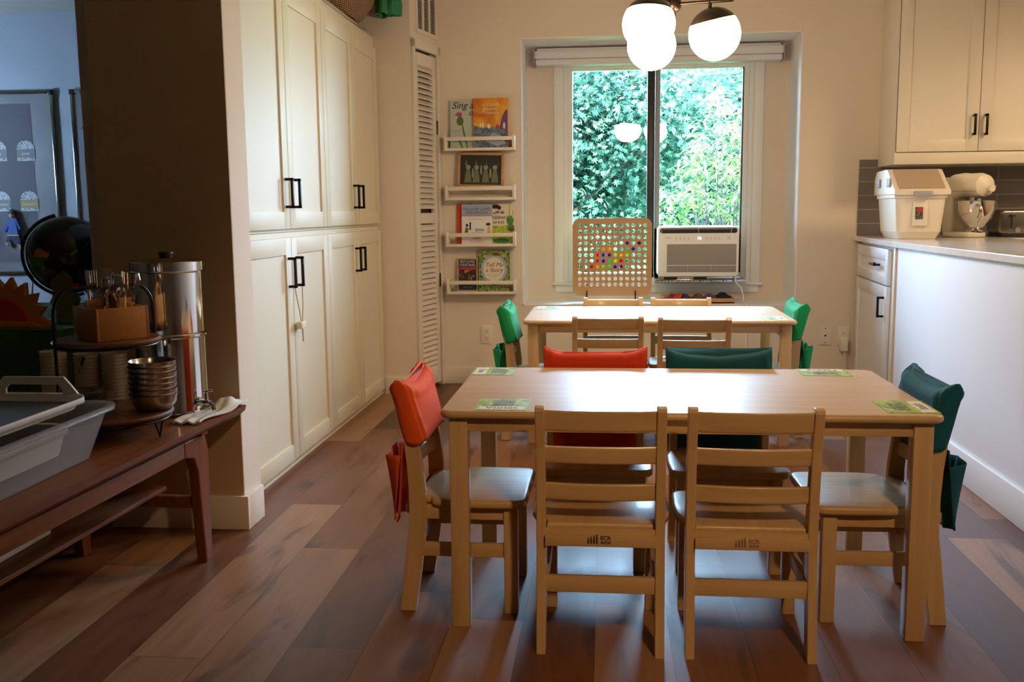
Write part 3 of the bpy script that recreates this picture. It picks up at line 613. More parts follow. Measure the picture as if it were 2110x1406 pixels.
# third ledge
zb = LZ[2] + .013
t, T = book(at(936), at(968), zb, .240, 5.793, 'rust-red book mostly hidden behind the games handbook on the third ledge', 'c_flame', .010)
t, T = book(at(947), at(1011), zb, .237, 5.773, 'pale games handbook with small children drawn on it, on the third ledge', 'c_white', .012)
art(t, T, 'cover_art', ['c_sky', 'c_lilac', 'c_olive', 'c_navy', 'c_yellow', 'c_grey', 'c_pink'], [(0, [(-.091, .175), (.091, .175), (.091, .237), (-.091, .237)]), (1, [(-.091, .165), (.091, .165), (.091, .19), (-.091, .19)]), (5, [(-.08, .055), (-.04, .066), (.0, .07), (.05, .066), (.082, .058), (.05, .064), (.0, .068), (-.04, .064)]), (2, [(-.075, .07), (-.055, .068), (-.05, .095), (-.068, .10)]), (3, ell(-.06, .112, .008, .01)), (3, [(-.045, .085), (-.035, .085), (-.036, .12), (-.046, .118)]), (3, ell(-.04, .125, .006, .006)), (0, [(-.01, .075), (.045, .078), (.04, .092), (-.01, .094)]), (4, [(.062, .055), (.082, .055), (.078, .105), (.066, .105)]), (3, ell(.068, .118, .014, .009)), (5, ell(.0, .035, .03, .004))])
tl(t, T, 'WALDORF GAMES', .0225, 'c_purple', 0, .200, sx=.9); tl(t, T, 'HANDBOOK', .0245, 'c_purple', 0, .180, sx=.95)
tl(t, T, 'Games to Play and Sing', .010, 'c_grey', .0, .165); tl(t, T, 'with Children ages 3 - 12', .010, 'c_grey', .0, .146); tl(t, T, 'games and songs for the', .009, 'c_pink', .0, .020); tl(t, T, 'home and the school', .009, 'c_pink', .0, .009)
t, T = book(at(1000), at(1058), zb, .240, 5.789, "cream and lime green children's forest book, on the third ledge", 'c_cream', .010)
art(t, T, 'cover_art', ['art_moss', 'c_green', 'c_brown', 'c_lime', 'c_skin', 'c_black'], [(0, [(-.082, .0), (.082, .0), (.082, .10), (.04, .115), (.0, .105), (-.04, .112), (-.082, .105)]), (1, ell(.055, .14, .022, .03)), (1, ell(.06, .10, .02, .02)), (3, [(.045, .15), (.05, .23), (.056, .23), (.052, .15)]), (3, [(.065, .15), (.07, .20), (.076, .20), (.07, .15)]), (2, ell(.062, .085, .018, .012)), (5, ell(-.035, .222, .03, .013)), (5, ell(-.01, .215, .012, .012)), (2, ell(-.02, .190, .012, .009)), (2, ell(.008, .188, .012, .009)), (4, ell(-.02, .192, .009, .006)), (4, ell(.008, .190, .009, .006)), (1, ell(.0, .02, .05, .015)), (5, [(-.045, .100), (-.03, .094), (-.015, .1), (-.03, .096)]), (5, [(-.005, .100), (.01, .094), (.025, .1), (.01, .096)])])
tl(t, T, 'The', .028, 'ink', -.052, .176); tl(t, T, "Children's", .033, 'ink', -.012, .148, sx=.92); tl(t, T, 'Forest', .033, 'ink', -.022, .120)
# lowest ledge
zb = LZ[3] + .013
t, T = book(at(936), at(979), zb, .200, 5.775, 'small dark folktales paperback with a gold edge, on the lowest ledge', 'c_gold', .02, page='c_cream')
art(t, T, 'cover_art', ['c_navy', 'c_red', 'art_dark'], [(0, [(-.054, .008), (.054, .008), (.054, .192), (-.054, .192)]), (1, [(-.058, .132), (.058, .132), (.058, .146), (-.058, .146)]), (2, [(-.052, .045), (.052, .045), (.052, .13), (-.052, .13)])])
tl(t, T, 'BEST-LOVED', .019, 'c_cream', 0, .173, sx=.85); tl(t, T, 'FOLKTALES', .021, 'c_white', 0, .152, sx=.85); tl(t, T, 'selected and edited', .007, 'c_cream', 0, .024)
t, T = book(at(981), at(1047), zb, .248, 5.773, 'large story book with a pale oval and leafy border, on the lowest ledge', 'art_leaves', .012)
art(t, T, 'cover_art', ['c_sky', 'c_cream', 'c_gold', 'c_brown'], [(0, ell(0, .132, .078, .086, 22)), (1, ell(0, .132, .064, .071, 22)), (2, ell(-.05, .21, .018, .01, a0=30)), (3, ell(.01, .222, .022, .009)), (2, ell(.06, .213, .012, .01))])
tl(t, T, 'Tell Me', .036, 'c_maroon', 0, .148, .3); tl(t, T, 'a Story', .036, 'c_maroon', 0, .116, .3); tl(t, T, 'nature and animal stories', .008, 'c_grey', 0, .098); tl(t, T, 'for bedtime', .008, 'c_grey', 0, .088)

# ------------------------------------------------------------------ pegboard and pegs
PX, PZ, PYF = -.173, .956, 5.945; PS = .03583
pb = thing('pegboard', 'square plywood pegboard with rounded corners and coloured pegs, on the window ledge', 'pegboard', (.022, 5.955, .484))
mb = MB(); NC, NR = 12, 11; hs = PS / 2
def board_face(mb, y):
    for r in range(NR):
        for c in range(NC):
            cx, cz = PX + c * PS, PZ - r * PS; vs = []; n = 16
            for k in range(n):
                a = 2 * math.pi * k / n; vs.append((cx + .0114 * math.cos(a), y, cz + .0114 * math.sin(a)))
            for k in range(n):
                a = 2 * math.pi * k / n; q = max(abs(math.cos(a)), abs(math.sin(a))); vs.append((cx + hs * math.cos(a) / q, y, cz + hs * math.sin(a) / q))
            mb.add(vs, [(k, (k + 1) % n, n + (k + 1) % n, n + k) for k in range(n)])
    gx0, gx1, gz0, gz1 = PX - hs, PX + (NC - .5) * PS, PZ - (NR - .5) * PS, PZ + hs
    out = rrect(-.217, .262, .527, .999, .045, 8); n = len(out); vs = [(x, y, z) for x, z in out]; ccx, ccz = (gx0 + gx1) / 2, (gz0 + gz1) / 2
    for x, z in out: vs.append((min(max(x, gx0), gx1), y, min(max(z, gz0), gz1)))
    mb.add(vs, [(k, (k + 1) % n, n + (k + 1) % n, n + k) for k in range(n)]); return out
o1 = board_face(mb, PYF); board_face(mb, PYF + .012)
n = len(o1); mb.add([(x, PYF, z) for x, z in o1] + [(x, PYF + .012, z) for x, z in o1], [(k, (k + 1) % n, n + (k + 1) % n, n + k) for k in range(n)])
for r in range(NR):
    for c in range(NC):
        cx, cz = PX + c * PS, PZ - r * PS
        mb.add([(cx + .0114 * math.cos(2 * math.pi * k / 16), yy, cz + .0114 * math.sin(2 * math.pi * k / 16)) for yy in (PYF, PYF + .012) for k in range(16)], [(k, (k + 1) % 16, 16 + (k + 1) % 16, 16 + k) for k in range(16)], smooth=True)
mb.build('board', 'ply', pb)
for xx in (-.130, .164):
    MB().box(xx - .0035, xx + .0035, PYF - .010, PYF - .002, .489, .560, .001).box(xx - .0035, xx + .0035, PYF - .010, PYF + .10, .487, .493, .001).box(xx - .0035, xx + .0035, PYF + .016, PYF + .022, .489, .60, .001).build('stand', 'black_metal', pb)
ORD = ['first', 'second', 'third', 'fourth', 'fifth', 'sixth', 'seventh', 'eighth', 'ninth', 'tenth', 'eleventh', 'twelfth']
pegs = [(3, 8, 'purple'), (3, 10, 'purple'), (4, 4, 'amber'), (4, 5, 'amber'), (4, 8, 'green'), (4, 9, 'blue'), (5, 3, 'red'), (5, 4, 'blue'), (5, 5, 'purple'), (5, 6, 'lime'), (5, 7, 'amber'), (5, 8, 'lime'),
        (6, 3, 'red'), (6, 4, 'blue'), (6, 5, 'green'), (6, 6, 'lime'), (6, 7, 'red'), (7, 2, 'red'), (7, 3, 'amber'), (7, 4, 'lime'), (7, 5, 'green'), (7, 6, 'blue'), (7, 7, 'purple')]
for r, c, k in pegs:
    cx, cz = PX + c * PS, PZ - r * PS; T = Matrix.Translation((cx, PYF, cz)) @ Matrix.Rotation(R(90), 4, 'X')
    o = MB().lathe([(0, .004), (.006, .0038), (.0095, .002), (.0108, 0), (.0108, -.014), (.009, -.016), (0, -.016)], 20, T=T).build('peg', 'peg_' + k)
    tag(o, f'{k} translucent peg in the {ORD[r]} row and {ORD[c]} column of the pegboard', 'peg', 'translucent pegs in the pegboard')

# ------------------------------------------------------------------ window air conditioner
ac = thing('air_conditioner', 'white window air conditioner in the right half of the window', 'air conditioner', (.545, 6.1, .625))
AX0, AX1, AY = .300, .785, 5.99
body = MB().prism(rrect(AX0, AX1, .642, .943, .018), 'y', AY, 6.40, bev=.004, smooth=True)
body.build('housing', 'white_plastic', ac)
MB().prism(rrect(AX0 + .012, AX1 - .012, .904, .934, .013), 'y', AY - .0012, AY + .002).build('air_outlet', 'black', ac)
MB().box(AX0 + .03, AX1 - .03, AY - .004, AY, .927, .930).box(.540, .545, AY - .005, AY, .905, .934).box(AX0 + .02, AX0 + .025, AY - .005, AY, .905, .934).box(AX1 - .05, AX1 - .045, AY - .005, AY, .905, .934).build('louvre', 'grey_plastic', ac)
MB().box(AX0 + .055, AX1 - .015, AY - .003, AY + .001, .668, .838, .002).build('grille', 'ac_grille', ac)
MB().box(AX0 + .055, AX1 - .015, AY - .0045, AY, .708, .711).box(.48, .4815, AY - .0045, AY, .668, .708).box(.62, .6215, AY - .0045, AY, .668, .708).build('grille_bar', 'white_plastic', ac)
lettering('70', .026, 'digit', ac, (.548, AY - .001, .864), name='display_digits')
lettering('Midea', .013, 'c_grey', ac, (.360, AY - .001, .872), name='brand_lettering')
dots = MB()
for xx in (.410, .434, .458, .482, .594, .618, .642, .666): dots.cyl((xx, AY - .0012, .875), (xx, AY, .875), .0035, 8).box(xx - .006, xx + .006, AY - .0012, AY, .862, .864)
dots.box(.715, .733, AY - .0012, AY, .880, .882).box(.715, .733, AY - .0012, AY, .874, .876).box(.715, .733, AY - .0012, AY, .868, .870).build('control_marks', 'grey_plastic', ac)
br = MB().box(.285, .84, 6.03, 6.20, .600, .622, .002)
for xx in (.33, .37, .43, .50, .56, .63, .70, .76): br.cyl((xx, 6.0295, .612), (xx, 6.028, .612), .004, 8, mi=1).cyl((xx + .02, 6.0295, .612), (xx + .02, 6.028, .612), .003, 8, mi=1)
br.box(.34, .42, 6.02, 6.03, .624, .634, mi=1).box(.52, .60, 6.02, 6.03, .624, .634, mi=1).box(.31, .80, 6.03, 6.15, .624, .642, .001, mi=0)
br.build('mounting_bracket', ['steel', 'black'], ac)
MB().tube([(.765, 6.02, .645), (.775, 5.99, .60), (.80, 5.97, .575), (.815, 5.97, .52), (.812, 5.95, .49), (.812, 5.80, .486), (.812, 5.775, .45), (.812, 5.79, .2), (.815, 5.795, .02)], .004).build('power_cord', 'white_plastic', ac)
MB().box(.287, .302, 6.23, 6.26, .65, .93, mi=1).box(.783, .815, 6.23, 6.26, .65, .89, mi=0).box(.783, .812, 6.21, 6.23, .86, .90, mi=2).build('side_filler', ['dark_frame', 'grey_plastic', 'c_cream'], ac)
# wooden box of play silks on the ledge
tb = thing('wooden_toy_box', 'shallow wooden box of dark play silks on the window ledge', 'box', (.535, 5.97, .486))
X0, X1 = .325, .752; z0, z1 = .487, .522
MB().box(X0, X1, 5.89, 6.08, z0, z0 + .008, .001).box(X0, X1, 5.89, 5.902, z0, z1 - .006, .001).box(X0, X1, 6.068, 6.08, z0, z1, .001).box(X0, X0 + .01, 5.902, 6.068, z0, z1, .001).box(X1 - .01, X1, 5.902, 6.068, z0, z1 - .004, .001).build('box_body', 'pine', tb)
random.seed(4)
for i, (cx, m, lb) in enumerate([(.39, 'c_maroon', 'maroon play silk at the left end of the toy box'), (.46, 'c_navy', 'navy play silk in the toy box'), (.54, 'c_brown', 'dark brown play silk in the middle of the toy box'), (.61, 'c_purple', 'purple play silk in the toy box'), (.69, 'c_black', 'black play silk at the right end of the toy box'), (.43, 'c_flame', 'orange-red play silk in the toy box')]):
    ph = random.random() * 6
    def f(u, v, cx=cx, ph=ph, i=i):
        a = u * 2 * math.pi; r = (1 - v) * (1 + .25 * math.sin(3 * a + ph)); return (cx + .055 * r * math.cos(a), 5.98 + .05 * r * math.sin(a), .50 + .032 * math.sin(v * 1.5) + .006 * math.sin(5 * a + 8 * v + ph) + (.008 if i == 4 else 0))
    tag(MB().grid(f, 24, 8, closed_u=True).build('play_silk', m, solid=.002), lb, 'cloth', 'play silks in the wooden toy box')

# ------------------------------------------------------------------ tables
def small_table(x0, x1, y0, y1, label):
    t = thing('activity_table', label, 'table', ((x0 + x1) / 2, (y0 + y1) / 2, 0), group='low birch activity tables')
    MB().prism(rrect(x0, x1, y0, y1, .035, 8), 'z', .545, .565, bev=.0095, seg=4, smooth=True).build('tabletop', 'table_top', t)
    i = .022; L_ = .046
    for xa in (x0 + i, x1 - i - L_):
        for ya in (y0 + i, y1 - i - L_): MB().box(xa, xa + L_, ya, ya + L_, 0, .545, .003).build('leg', 'birch_z', t)
    for ya in (y0 + i + .010, y1 - i - .030): MB().box(x0 + i + L_, x1 - i - L_, ya, ya + .020, .508, .545, .001).build('apron', 'birch_x', t)
    for xa in (x0 + i + .010, x1 - i - .030): MB().box(xa, xa + .020, y0 + i + L_, y1 - i - L_, .508, .545, .001).build('apron', 'birch_y', t)
    return t
small_table(-.414, .790, 2.305, 2.985, 'nearer low birch table with four name cards, between four bare and covered chairs')
small_table(-.380, .820, 4.270, 4.93, 'farther low birch table in front of the window')
def name_card(x0, x1, y0, y1, side, txt, label):
    z = .5653; t = thing('name_card', label, 'name card', ((x0 + x1) / 2, (y0 + y1) / 2, z), group='laminated name cards on the tables')
    MB().box(x0 - .004, x1 + .004, y0 - .004, y1 + .004, z, z + .0006).build('laminate', 'art_card', t)
    w = .038; mb = MB(); e = .0003
    if side == 'front': s = (x0 + .006, x1 - .006, y0 + .003, y0 + w); a = (x0 + .035, x1 - .035, y0 + w + .012, y1 - .02); rot = 0; org = ((x0 + x1) / 2, y0 + .012)
    elif side == 'left': s = (x0 + .003, x0 + w, y0 + .006, y1 - .006); a = (x0 + w + .015, x1 - .02, y0 + .03, y1 - .03); rot = -90; org = (x0 + .012, (y0 + y1) / 2)
    elif side == 'right': s = (x1 - w, x1 - .003, y0 + .006, y1 - .006); a = (x0 + .02, x1 - w - .015, y0 + .03, y1 - .03); rot = 90; org = (x1 - .012, (y0 + y1) / 2)
    else: s = (x0 + .006, x1 - .006, y1 - w, y1 - .003); a = (x0 + .035, x1 - .035, y0 + .02, y1 - w - .012); rot = 180; org = ((x0 + x1) / 2, y1 - .012)
    MB().box(*s, z + .0005, z + .0010).build('name_strip', 'c_cream', t); MB().box(*a, z + .0005, z + .0010).build('picture', 'art_photo', t)
    lettering(txt, .034, 'ink', t, (*org, z + .0012), (0, 0, rot), depth=.0001)
name_card(-.325, -.200, 2.325, 2.462, 'front', 'Violet', 'name card at the near left corner of the nearer table')
name_card(-.405, -.285, 2.835, 2.965, 'left', 'Eden', 'name card at the far left corner of the nearer table')
name_card(.570, .706, 2.862, 2.975, 'back', 'Maeve', 'name card at the far right corner of the nearer table')
name_card(.668, .782, 2.342, 2.488, 'right', 'Isaiah', 'name card at the near right corner of the nearer table')
name_card(-.355, -.245, 4.785, 4.915, 'left', 'Leo', 'name card at the far left corner of the farther table')
name_card(.684, .784, 4.290, 4.440, 'right', 'Ada', 'name card at the near right corner of the farther table')

# ------------------------------------------------------------------ chairs
def make_chair():
    t = thing('child_chair', '', 'chair', (0, 0, 0), group='low birch ladder-back chairs')
    hw = .1515
    post = [(0, 0), (.014, .12), (.029, .24), (.030, .33), (.026, .40), (.015, .50), (-.006, .592), (-.004, .600), (.006, .604), (.024, .602), (.030, .594), (.050, .50), (.064, .42), (.074, .34), (.076, .25), (.060, .12), (.042, 0)]
    for s in (-1, 1):
        xa, xb = sorted((s * hw, s * (hw - .0225))); MB().prism(post, 'x', xa, xb, bev=.0028).build('rear_leg', 'birch_z', t)
        fa, fb = sorted((s * .150, s * (.150 - .034))); MB().box(fa, fb, .278, .314, 0, .288, .003).build('front_leg', 'birch_z', t)
    def yc(z):
        pts = [(.33, .052), (.40, .048), (.50, .032), (.60, .012)]
        for (a, ya), (b, yb_) in zip(pts, pts[1:]):
            if z <= b: return ya + (yb_ - ya) * (z - a) / (b - a)
        return pts[-1][1]
    for z0, z1 in ((.371, .412), (.463, .504), (.543, .594)):
        def f(u, v, z0=z0, z1=z1):
            x = (u - .5) * 2 * (hw - .020); bow = -.016 * (1 - (x / hw) ** 2); a = v * 2 * math.pi
            n = 6.; ca, sa = math.cos(a), math.sin(a); px = math.copysign(abs(ca) ** (2 / n), ca) * .0075; pz = math.copysign(abs(sa) ** (2 / n), sa) * (z1 - z0) / 2
            z = (z0 + z1) / 2 + pz; return (x, yc(z) + bow + px, z)
        mb = MB(); mb.grid(f, 15, 25); mb.build('back_slat', 'birch_x', t)
    # seat: narrow between the posts, wide in front, scooped edge
    def outline():
        pts = [(-.127, .048), (.127, .048), (.129, .085), (.154, .095), (.169, .15), (.172, .22), (.170, .29)]
        for i in range(1, 7): a = R(90 * i / 6); pts.append((.170 - .035 + .035 * math.cos(a), .305 + .035 * math.sin(a)))
        return pts + [(-x, y) for x, y in pts[2:][::-1]]
    MB().prism(outline(), 'z', .289, .311, bev=.008, seg=3, smooth=True).build('seat', 'birch_y', t)
    MB().box(-.13, .13, .018, .034, .263, .288, .001).box(-.13, .13, .034, .04, .263, .302, .001).build('apron', 'birch_x', t)
    MB().box(-.117, .117, .285, .303, .250, .289, .001).build('apron', 'birch_x', t)
    for s in (-1, 1):
        xa, xb = sorted((s * .142, s * .126)); MB().box(xa, xb, .07, .280, .252, .289, .001).build('apron', 'birch_y', t); MB().box(xa, xb, .055, .280, .150, .186, .002).build('stretcher', 'birch_y', t)
    MB().box(-.13, .13, .026, .042, .146, .186, .002).build('stretcher', 'birch_x', t)
    return t
C0 = make_chair()
PI = math.pi
def ch_at(x, y, rz, label, first=[True]):
    if first[0]: first[0] = False; C0.location = (x, y, 0); C0.rotation_euler = (0, 0, rz); C0['label'] = label; return C0
    return dup(C0, (x, y, 0), rz, label)
# the logo stamped on the two nearest chairs
c1 = ch_at(-.0165, 2.190, 0, 'bare birch chair nearest the viewer, left of the two, with a dark stamped logo')
c2 = ch_at(.334, 2.190, R(-.4), 'bare birch chair nearest the viewer, right of the two, with a faded stamped logo')
def logo(chair, x, y, z, m):
    mb = MB()
    for i in range(4):
        h = .010 + .0025 * i; xx = x - .029 + i * .0068; mb.box(xx, xx + .0046, y - .0004, y, z, z + h); mb.cyl((xx + .0023, y - .0004, z + h + .003), (xx + .0023, y, z + h + .003), .0021, 8)
    mb.build('printed_logo', m, chair)
    lettering('ECR', .0138, m, chair, (x + .014, y - .0002, z + .0095), name='printed_logo', depth=.0001, bold=.00045); lettering('4KIDS', .0092, m, chair, (x + .014, y - .0002, z), name='printed_logo', depth=.0001, bold=.00045)
logo(c1, -.018, 2.208, .271, 'stamp'); logo(c2, .324, 2.208, .271, 'stamp_faint')
place = []
def seat_with_cover(x, y, rz, lab, m=None, clab=None):
    c = ch_at(x, y, rz, lab)
    if m: place.append((x, y, rz, m, clab))
seat_with_cover(-.546, 2.566, -PI / 2, 'birch chair under an orange cover at the left end of the nearer table', 'orange_cloth', 'orange cloth cover on the chair at the left end of the nearer table')
seat_with_cover(.851, 2.578, PI / 2 + R(1), 'birch chair under a teal cover at the right end of the nearer table', 'teal_cloth', 'teal cloth cover on the chair at the right end of the nearer table')
seat_with_cover(-.040, 3.056, PI, 'birch chair facing the viewer under a red-orange cover behind the nearer table', 'red_cloth', 'red-orange cloth cover on a chair facing the viewer between the tables')
seat_with_cover(.343, 3.056, PI + R(1), 'birch chair facing the viewer under a teal cover behind the nearer table', 'teal_cloth', 'teal cloth cover on a chair facing the viewer between the tables')
ch_at(-.001, 4.10, 0, 'bare birch chair at the near side of the farther table, left one')
ch_at(.358, 4.06, R(-1.5), 'bare birch chair at the near side of the farther table, right one')
ch_at(.025, 4.985, PI, 'bare birch chair behind the farther table, in front of the pegboard')
ch_at(.367, 4.985, PI, 'bare birch chair behind the farther table, in front of the toy box')
seat_with_cover(-.490, 4.50, -PI / 2, 'birch chair under a green cover at the left end of the farther table', 'green_cloth', 'green cloth cover on the chair at the left end of the farther table')
seat_with_cover(.895, 4.62, PI / 2, 'birch chair under a green cover at the right end of the farther table', 'green_cloth', 'green cloth cover on the chair at the right end of the farther table')
for k, (x, y, rz, m, clab) in enumerate(place):
    t = thing('chair_cover', clab, 'chair cover', (x, y, .24), rz, group='cloth pocket covers over chair backs')
    T = Matrix.Translation((x, y, 0)) @ Matrix.Rotation(rz, 4, 'Z'); sd = k * 1.7
    W_ = .163
    def yc(z): return .0125 + (.605 - z) * .24 if z > .40 else .058 - (.40 - z) * .05
    def f(u, v, sd=sd):
        a = u * 2 * math.pi; ca, sa = math.cos(a), math.sin(a); n = 9.
        x_ = math.copysign(abs(ca) ** (2 / n), ca) * W_; top = v ** 1.0
        zt = .5985 + .024 * abs(x_ / W_) ** 3 - .005 * math.cos(2.5 * x_ / W_ + sd) * (1 - abs(x_ / W_)); zb_ = .452 + .006 * math.sin(a * 1.5 + sd)
        z_ = zb_ + (zt - zb_) * v; th = .030 * (1 - .72 * max(0, (v - .86) / .14) ** 2) + (.003 if v > .8 else 0)
        th += .0025 * math.sin(11 * u * 2 * math.pi + 5 * v + sd) * (1 - v * .3)
        y_ = yc(z_) + math.copysign(abs(sa) ** (2 / 3.), sa) * th
        return tuple(T @ Vector((x_ * (1 - .015 * (1 - v)), y_, z_)))
    mb = MB(); mb.grid(f, 72, 18, closed_u=True)
    mb.add([f(i / 72, 1) for i in range(72)], [tuple(range(72))], smooth=True)
    mb.build('cover', m, t, solid=.0015)
    def back(u, v, sd=sd):
        x_ = (u - .5) * 2 * (W_ - .004 - .014 * v); z_ = .455 - .215 * v + .008 * math.sin(3 * u * PI + sd) * v
        return tuple(T @ Vector((x_, .018 - .024 * v + .005 * math.sin(6 * u * PI + 3 * v + sd) * v, z_)))
    def pocket(u, v, sd=sd):
        s = math.sin(u * PI); x_ = (u - .5) * 2 * (W_ - .004 - .012 * v); z_ = .425 - .178 * v - .012 * (1 - v) * abs(math.sin(2 * u * PI + sd))
        return tuple(T @ Vector((x_, .012 - .022 * v - (.040 * (1 - v) ** 1.2 + .006) * min(1, 3 * s) ** .7 + .004 * math.sin(9 * u * PI + sd), z_)))
    MB().grid(back, 30, 14).grid(pocket, 30, 14).build('pocket', m, t, solid=.0015)

# ------------------------------------------------------------------ pendant lamp
pd = thing('pendant_lamp', 'pendant lamp with dark metal arms and three lit white glass globes', 'lamp', (.27, 3.9, 2.44))
HC = Vector((.245, 3.95, 1.838))
MB().sphere(HC, .034).cyl(HC, HC + Vector((0, 0, -.06)), .012).sphere(HC + Vector((0, 0, -.066)), .009).build('hub', 'bronze', pd)
MB().cyl(HC, (HC.x, HC.y, 2.43), .008).build('stem', 'bronze', pd); MB().lathe([(0, 0), (.06, 0), (.065, .012), (.065, .02), (0, .02)], 28, c=(HC.x, HC.y, 2.419)).build('canopy', 'bronze', pd)
globes = [((.147, 3.78, 1.735), (-6, 3)), ((.402, 3.90, 1.713), (6, -12)), ((.172, 4.12, 1.712), (0, 6))]
for (gx, gy, gz), (ax, ay) in globes:
    g = Vector((gx, gy, gz)); Tt = Matrix.Translation(g) @ Matrix.Rotation(R(ay), 4, 'Y') @ Matrix.Rotation(R(ax), 4, 'X'); r = .0985
    pr = [(r * math.cos(R(a)), r * math.sin(R(a))) for a in range(-90, 34, 6)] + [(0.02, r * .50)]
    MB().lathe(pr, 40, T=Tt).build('glass_globe', 'globe_glass', pd)
    rc = r + .0015; pc = [(rc * math.cos(R(a)), rc * math.sin(R(a))) for a in range(30, 91, 5)]
    s_ = MB().lathe(pc + [(0.001, rc)], 40, T=Tt); top = Tt @ Vector((0, 0, r)); s_.cyl(top, top + Vector((0, 0, .022)), .007)
    s_.build('lamp_shade', 'bronze', pd)
    d = (top + Vector((0, 0, .020)) - HC); d.z = 0; tip = Vector((top.x, top.y, top.z + .02)) + d.normalized() * .09
    MB().cyl(HC, tip, .0065, 10).build('arm', 'bronze', pd)

# ------------------------------------------------------------------ kitchen
XP = 1.358
bc = thing('base_cabinet', 'white base cabinet with one drawer above one door, at the far end of the peninsula', 'cabinet', (1.65, 5.28, 0))
MB().box(XP + .021, 1.93, 4.82, 5.755, .0, .858).box(XP + .021, XP + .06, 4.78, 4.82, 0, .858).build('body', 'panel', bc)
mb = MB(); shaker(mb, XP, XP + .019, 4.955, 5.79, .664, .842, .055, 'x-'); dd = mb.build('drawer', 'panel', bc)
MB().box(XP - .034, XP - .023, 5.13, 5.26, .752, .763, .001).box(XP - .034, XP, 5.13, 5.141, .752, .763, .001).box(XP - .034, XP, 5.249, 5.26, .752, .763, .001).build('handle', 'black_metal', dd)
mb = MB(); shaker(mb, XP, XP + .019, 4.955, 5.79, .06, .655, .06, 'x-'); dd = mb.build('door', 'panel', bc); bar_handle(dd, XP, 5.01, .50, .605, 'x-')
pn = MB().box(XP, XP + .02, 1.5, 4.770, 0, .858).box(XP + .02, 2.0, 1.5, 4.770, 0, .858)
_m = Matrix.Translation((XP, 4.775, 0)) @ Matrix.Rotation(R(-4.2), 4, 'Z') @ Matrix.Translation((-XP, -4.775, 0)) @ bc.matrix_basis
bc.location = _m.to_translation(); bc.rotation_euler = _m.to_euler()
t = thing('peninsula', 'white panelled back of the kitchen peninsula along the right side', 'cabinet', (1.7, 3.1, 0))
pn.build('panel', 'panel', t); MB().box(XP - .010, XP, 4.753, 4.770, 0, .858, .003).build('corner_molding', 'trim', t)
MB().box(XP - .014, XP, 1.5, 4.755, 0, .125, .003).build('baseboard', 'panel', t)
wt = MB().prism([(1.338, 1.47), (2.02, 1.47), (2.02, 5.15), (3.49, 5.15), (3.49, 5.805), (1.412, 5.805), (1.338, 4.775)], 'z', .860, .888, bev=.003)
tag(wt.build('worktop', 'quartz'), 'pale quartz worktop of the peninsula and kitchen counter', 'worktop')
struct('backsplash_fill' if 0 else 'trim_backsplash', B(1.43, 3.5, YB - .010, YB, .888, 1.32, .001), 'tile')
lc = thing('base_cabinet', 'white kitchen base cabinet run under the back counter, behind the peninsula', 'cabinet', (2.7, 5.5, 0))
MB().box(2.05, 3.49, 5.2, 5.80, 0, .858).build('body', 'kcab', lc)
def upper(x0, x1, lab):
    t = thing('wall_cabinet', lab, 'cabinet', ((x0 + x1) / 2, 5.65, 1.28), group='cream wall cabinets')
    MB().box(x0, x1, 5.512, YB - .001, 1.277, 2.40, .001).build('body', 'kcab', t); MB().box(x0, x1, 5.494, 5.512, 1.277, 1.338, .001).build('light_rail', 'kcab', t)
    xm = (x0 + x1) / 2
    for k, (a, b) in enumerate(((x0 + .008, xm - .002), (xm + .002, x1 - .003))):
        mb = MB(); st = .062; z0, z1 = 1.343, 2.36
        mb.box(a, b, 5.500, 5.511, z0 + .01, z1 - .01).box(a, a + st, 5.490, 5.511, z0, z1, .0012).box(b - st, b, 5.490, 5.511, z0, z1, .0012).box(a + st, b - st, 5.490, 5.511, z0, z0 + st, .0012).box(a + st, b - st, 5.490, 5.511, z1 - st, z1, .0012)
        d = mb.build('door', 'kcab', t); hx = b - .028 if k == 0 else a + .028; w = .011
        MB().box(hx - w / 2, hx + w / 2, 5.456, 5.467, 1.425, 1.535, .001).box(hx - w / 2, hx + w / 2, 5.456, 5.490, 1.425, 1.436, .001).box(hx - w / 2, hx + w / 2, 5.456, 5.490, 1.524, 1.535, .001).build('handle', 'black_metal', d)
upper(1.532, 2.392, 'cream two-door wall cabinet above the food container and stand mixer')
upper(2.393, 3.25, 'cream two-door wall cabinet beyond the right edge of the picture')
# food container
fc = thing('food_container', 'large cream food storage container with a clear flip lid on the counter', 'container', (1.555, 5.27, .889))
def taper(x0, x1, y0, y1, za, zb2, k, r=.03, n=5):
    a = rrect(x0 + k, x1 - k, y0 + k, y1 - k, r, n); b = rrect(x0, x1, y0, y1, r, n); m_ = len(a)
    return [(x, y, za) for x, y in a] + [(x, y, zb2) for x, y in b], [tuple(range(m_))[::-1], tuple(range(m_, 2 * m_))] + [(i, (i + 1) % m_, m_ + (i + 1) % m_, m_ + i) for i in range(m_)]
mb = MB(); v, f = taper(1.437, 1.685, 5.09, 5.44, .925, 1.100, .014, .028); mb.add(v, f, smooth=True)
v, f = taper(1.451, 1.671, 5.104, 5.426, .889, .925, .018, .028); mb.add(v, f, smooth=True)
mb.prism(rrect(1.430, 1.692, 5.083, 5.447, .03), 'z', 1.092, 1.112, bev=.004, smooth=True); mb.build('bin', 'cream_plastic', fc)
lid = MB().prism([(5.072, 1.110), (5.456, 1.110), (5.456, 1.20), (5.42, 1.236), (5.25, 1.242), (5.222, 1.238), (5.072, 1.128)], 'x', 1.424, 1.698, bev=.006, smooth=True); lid.build('lid', 'cream_plastic', fc)
MB().prism([(5.088, 1.139), (5.216, 1.233), (5.212, 1.240), (5.084, 1.146)], 'x', 1.450, 1.672, bev=.002).build('flip_lid', 'clear_lid', fc)
MB().box(1.515, 1.605, 5.058, 5.074, 1.100, 1.128, .004).build('latch', 'grey_plastic', fc)
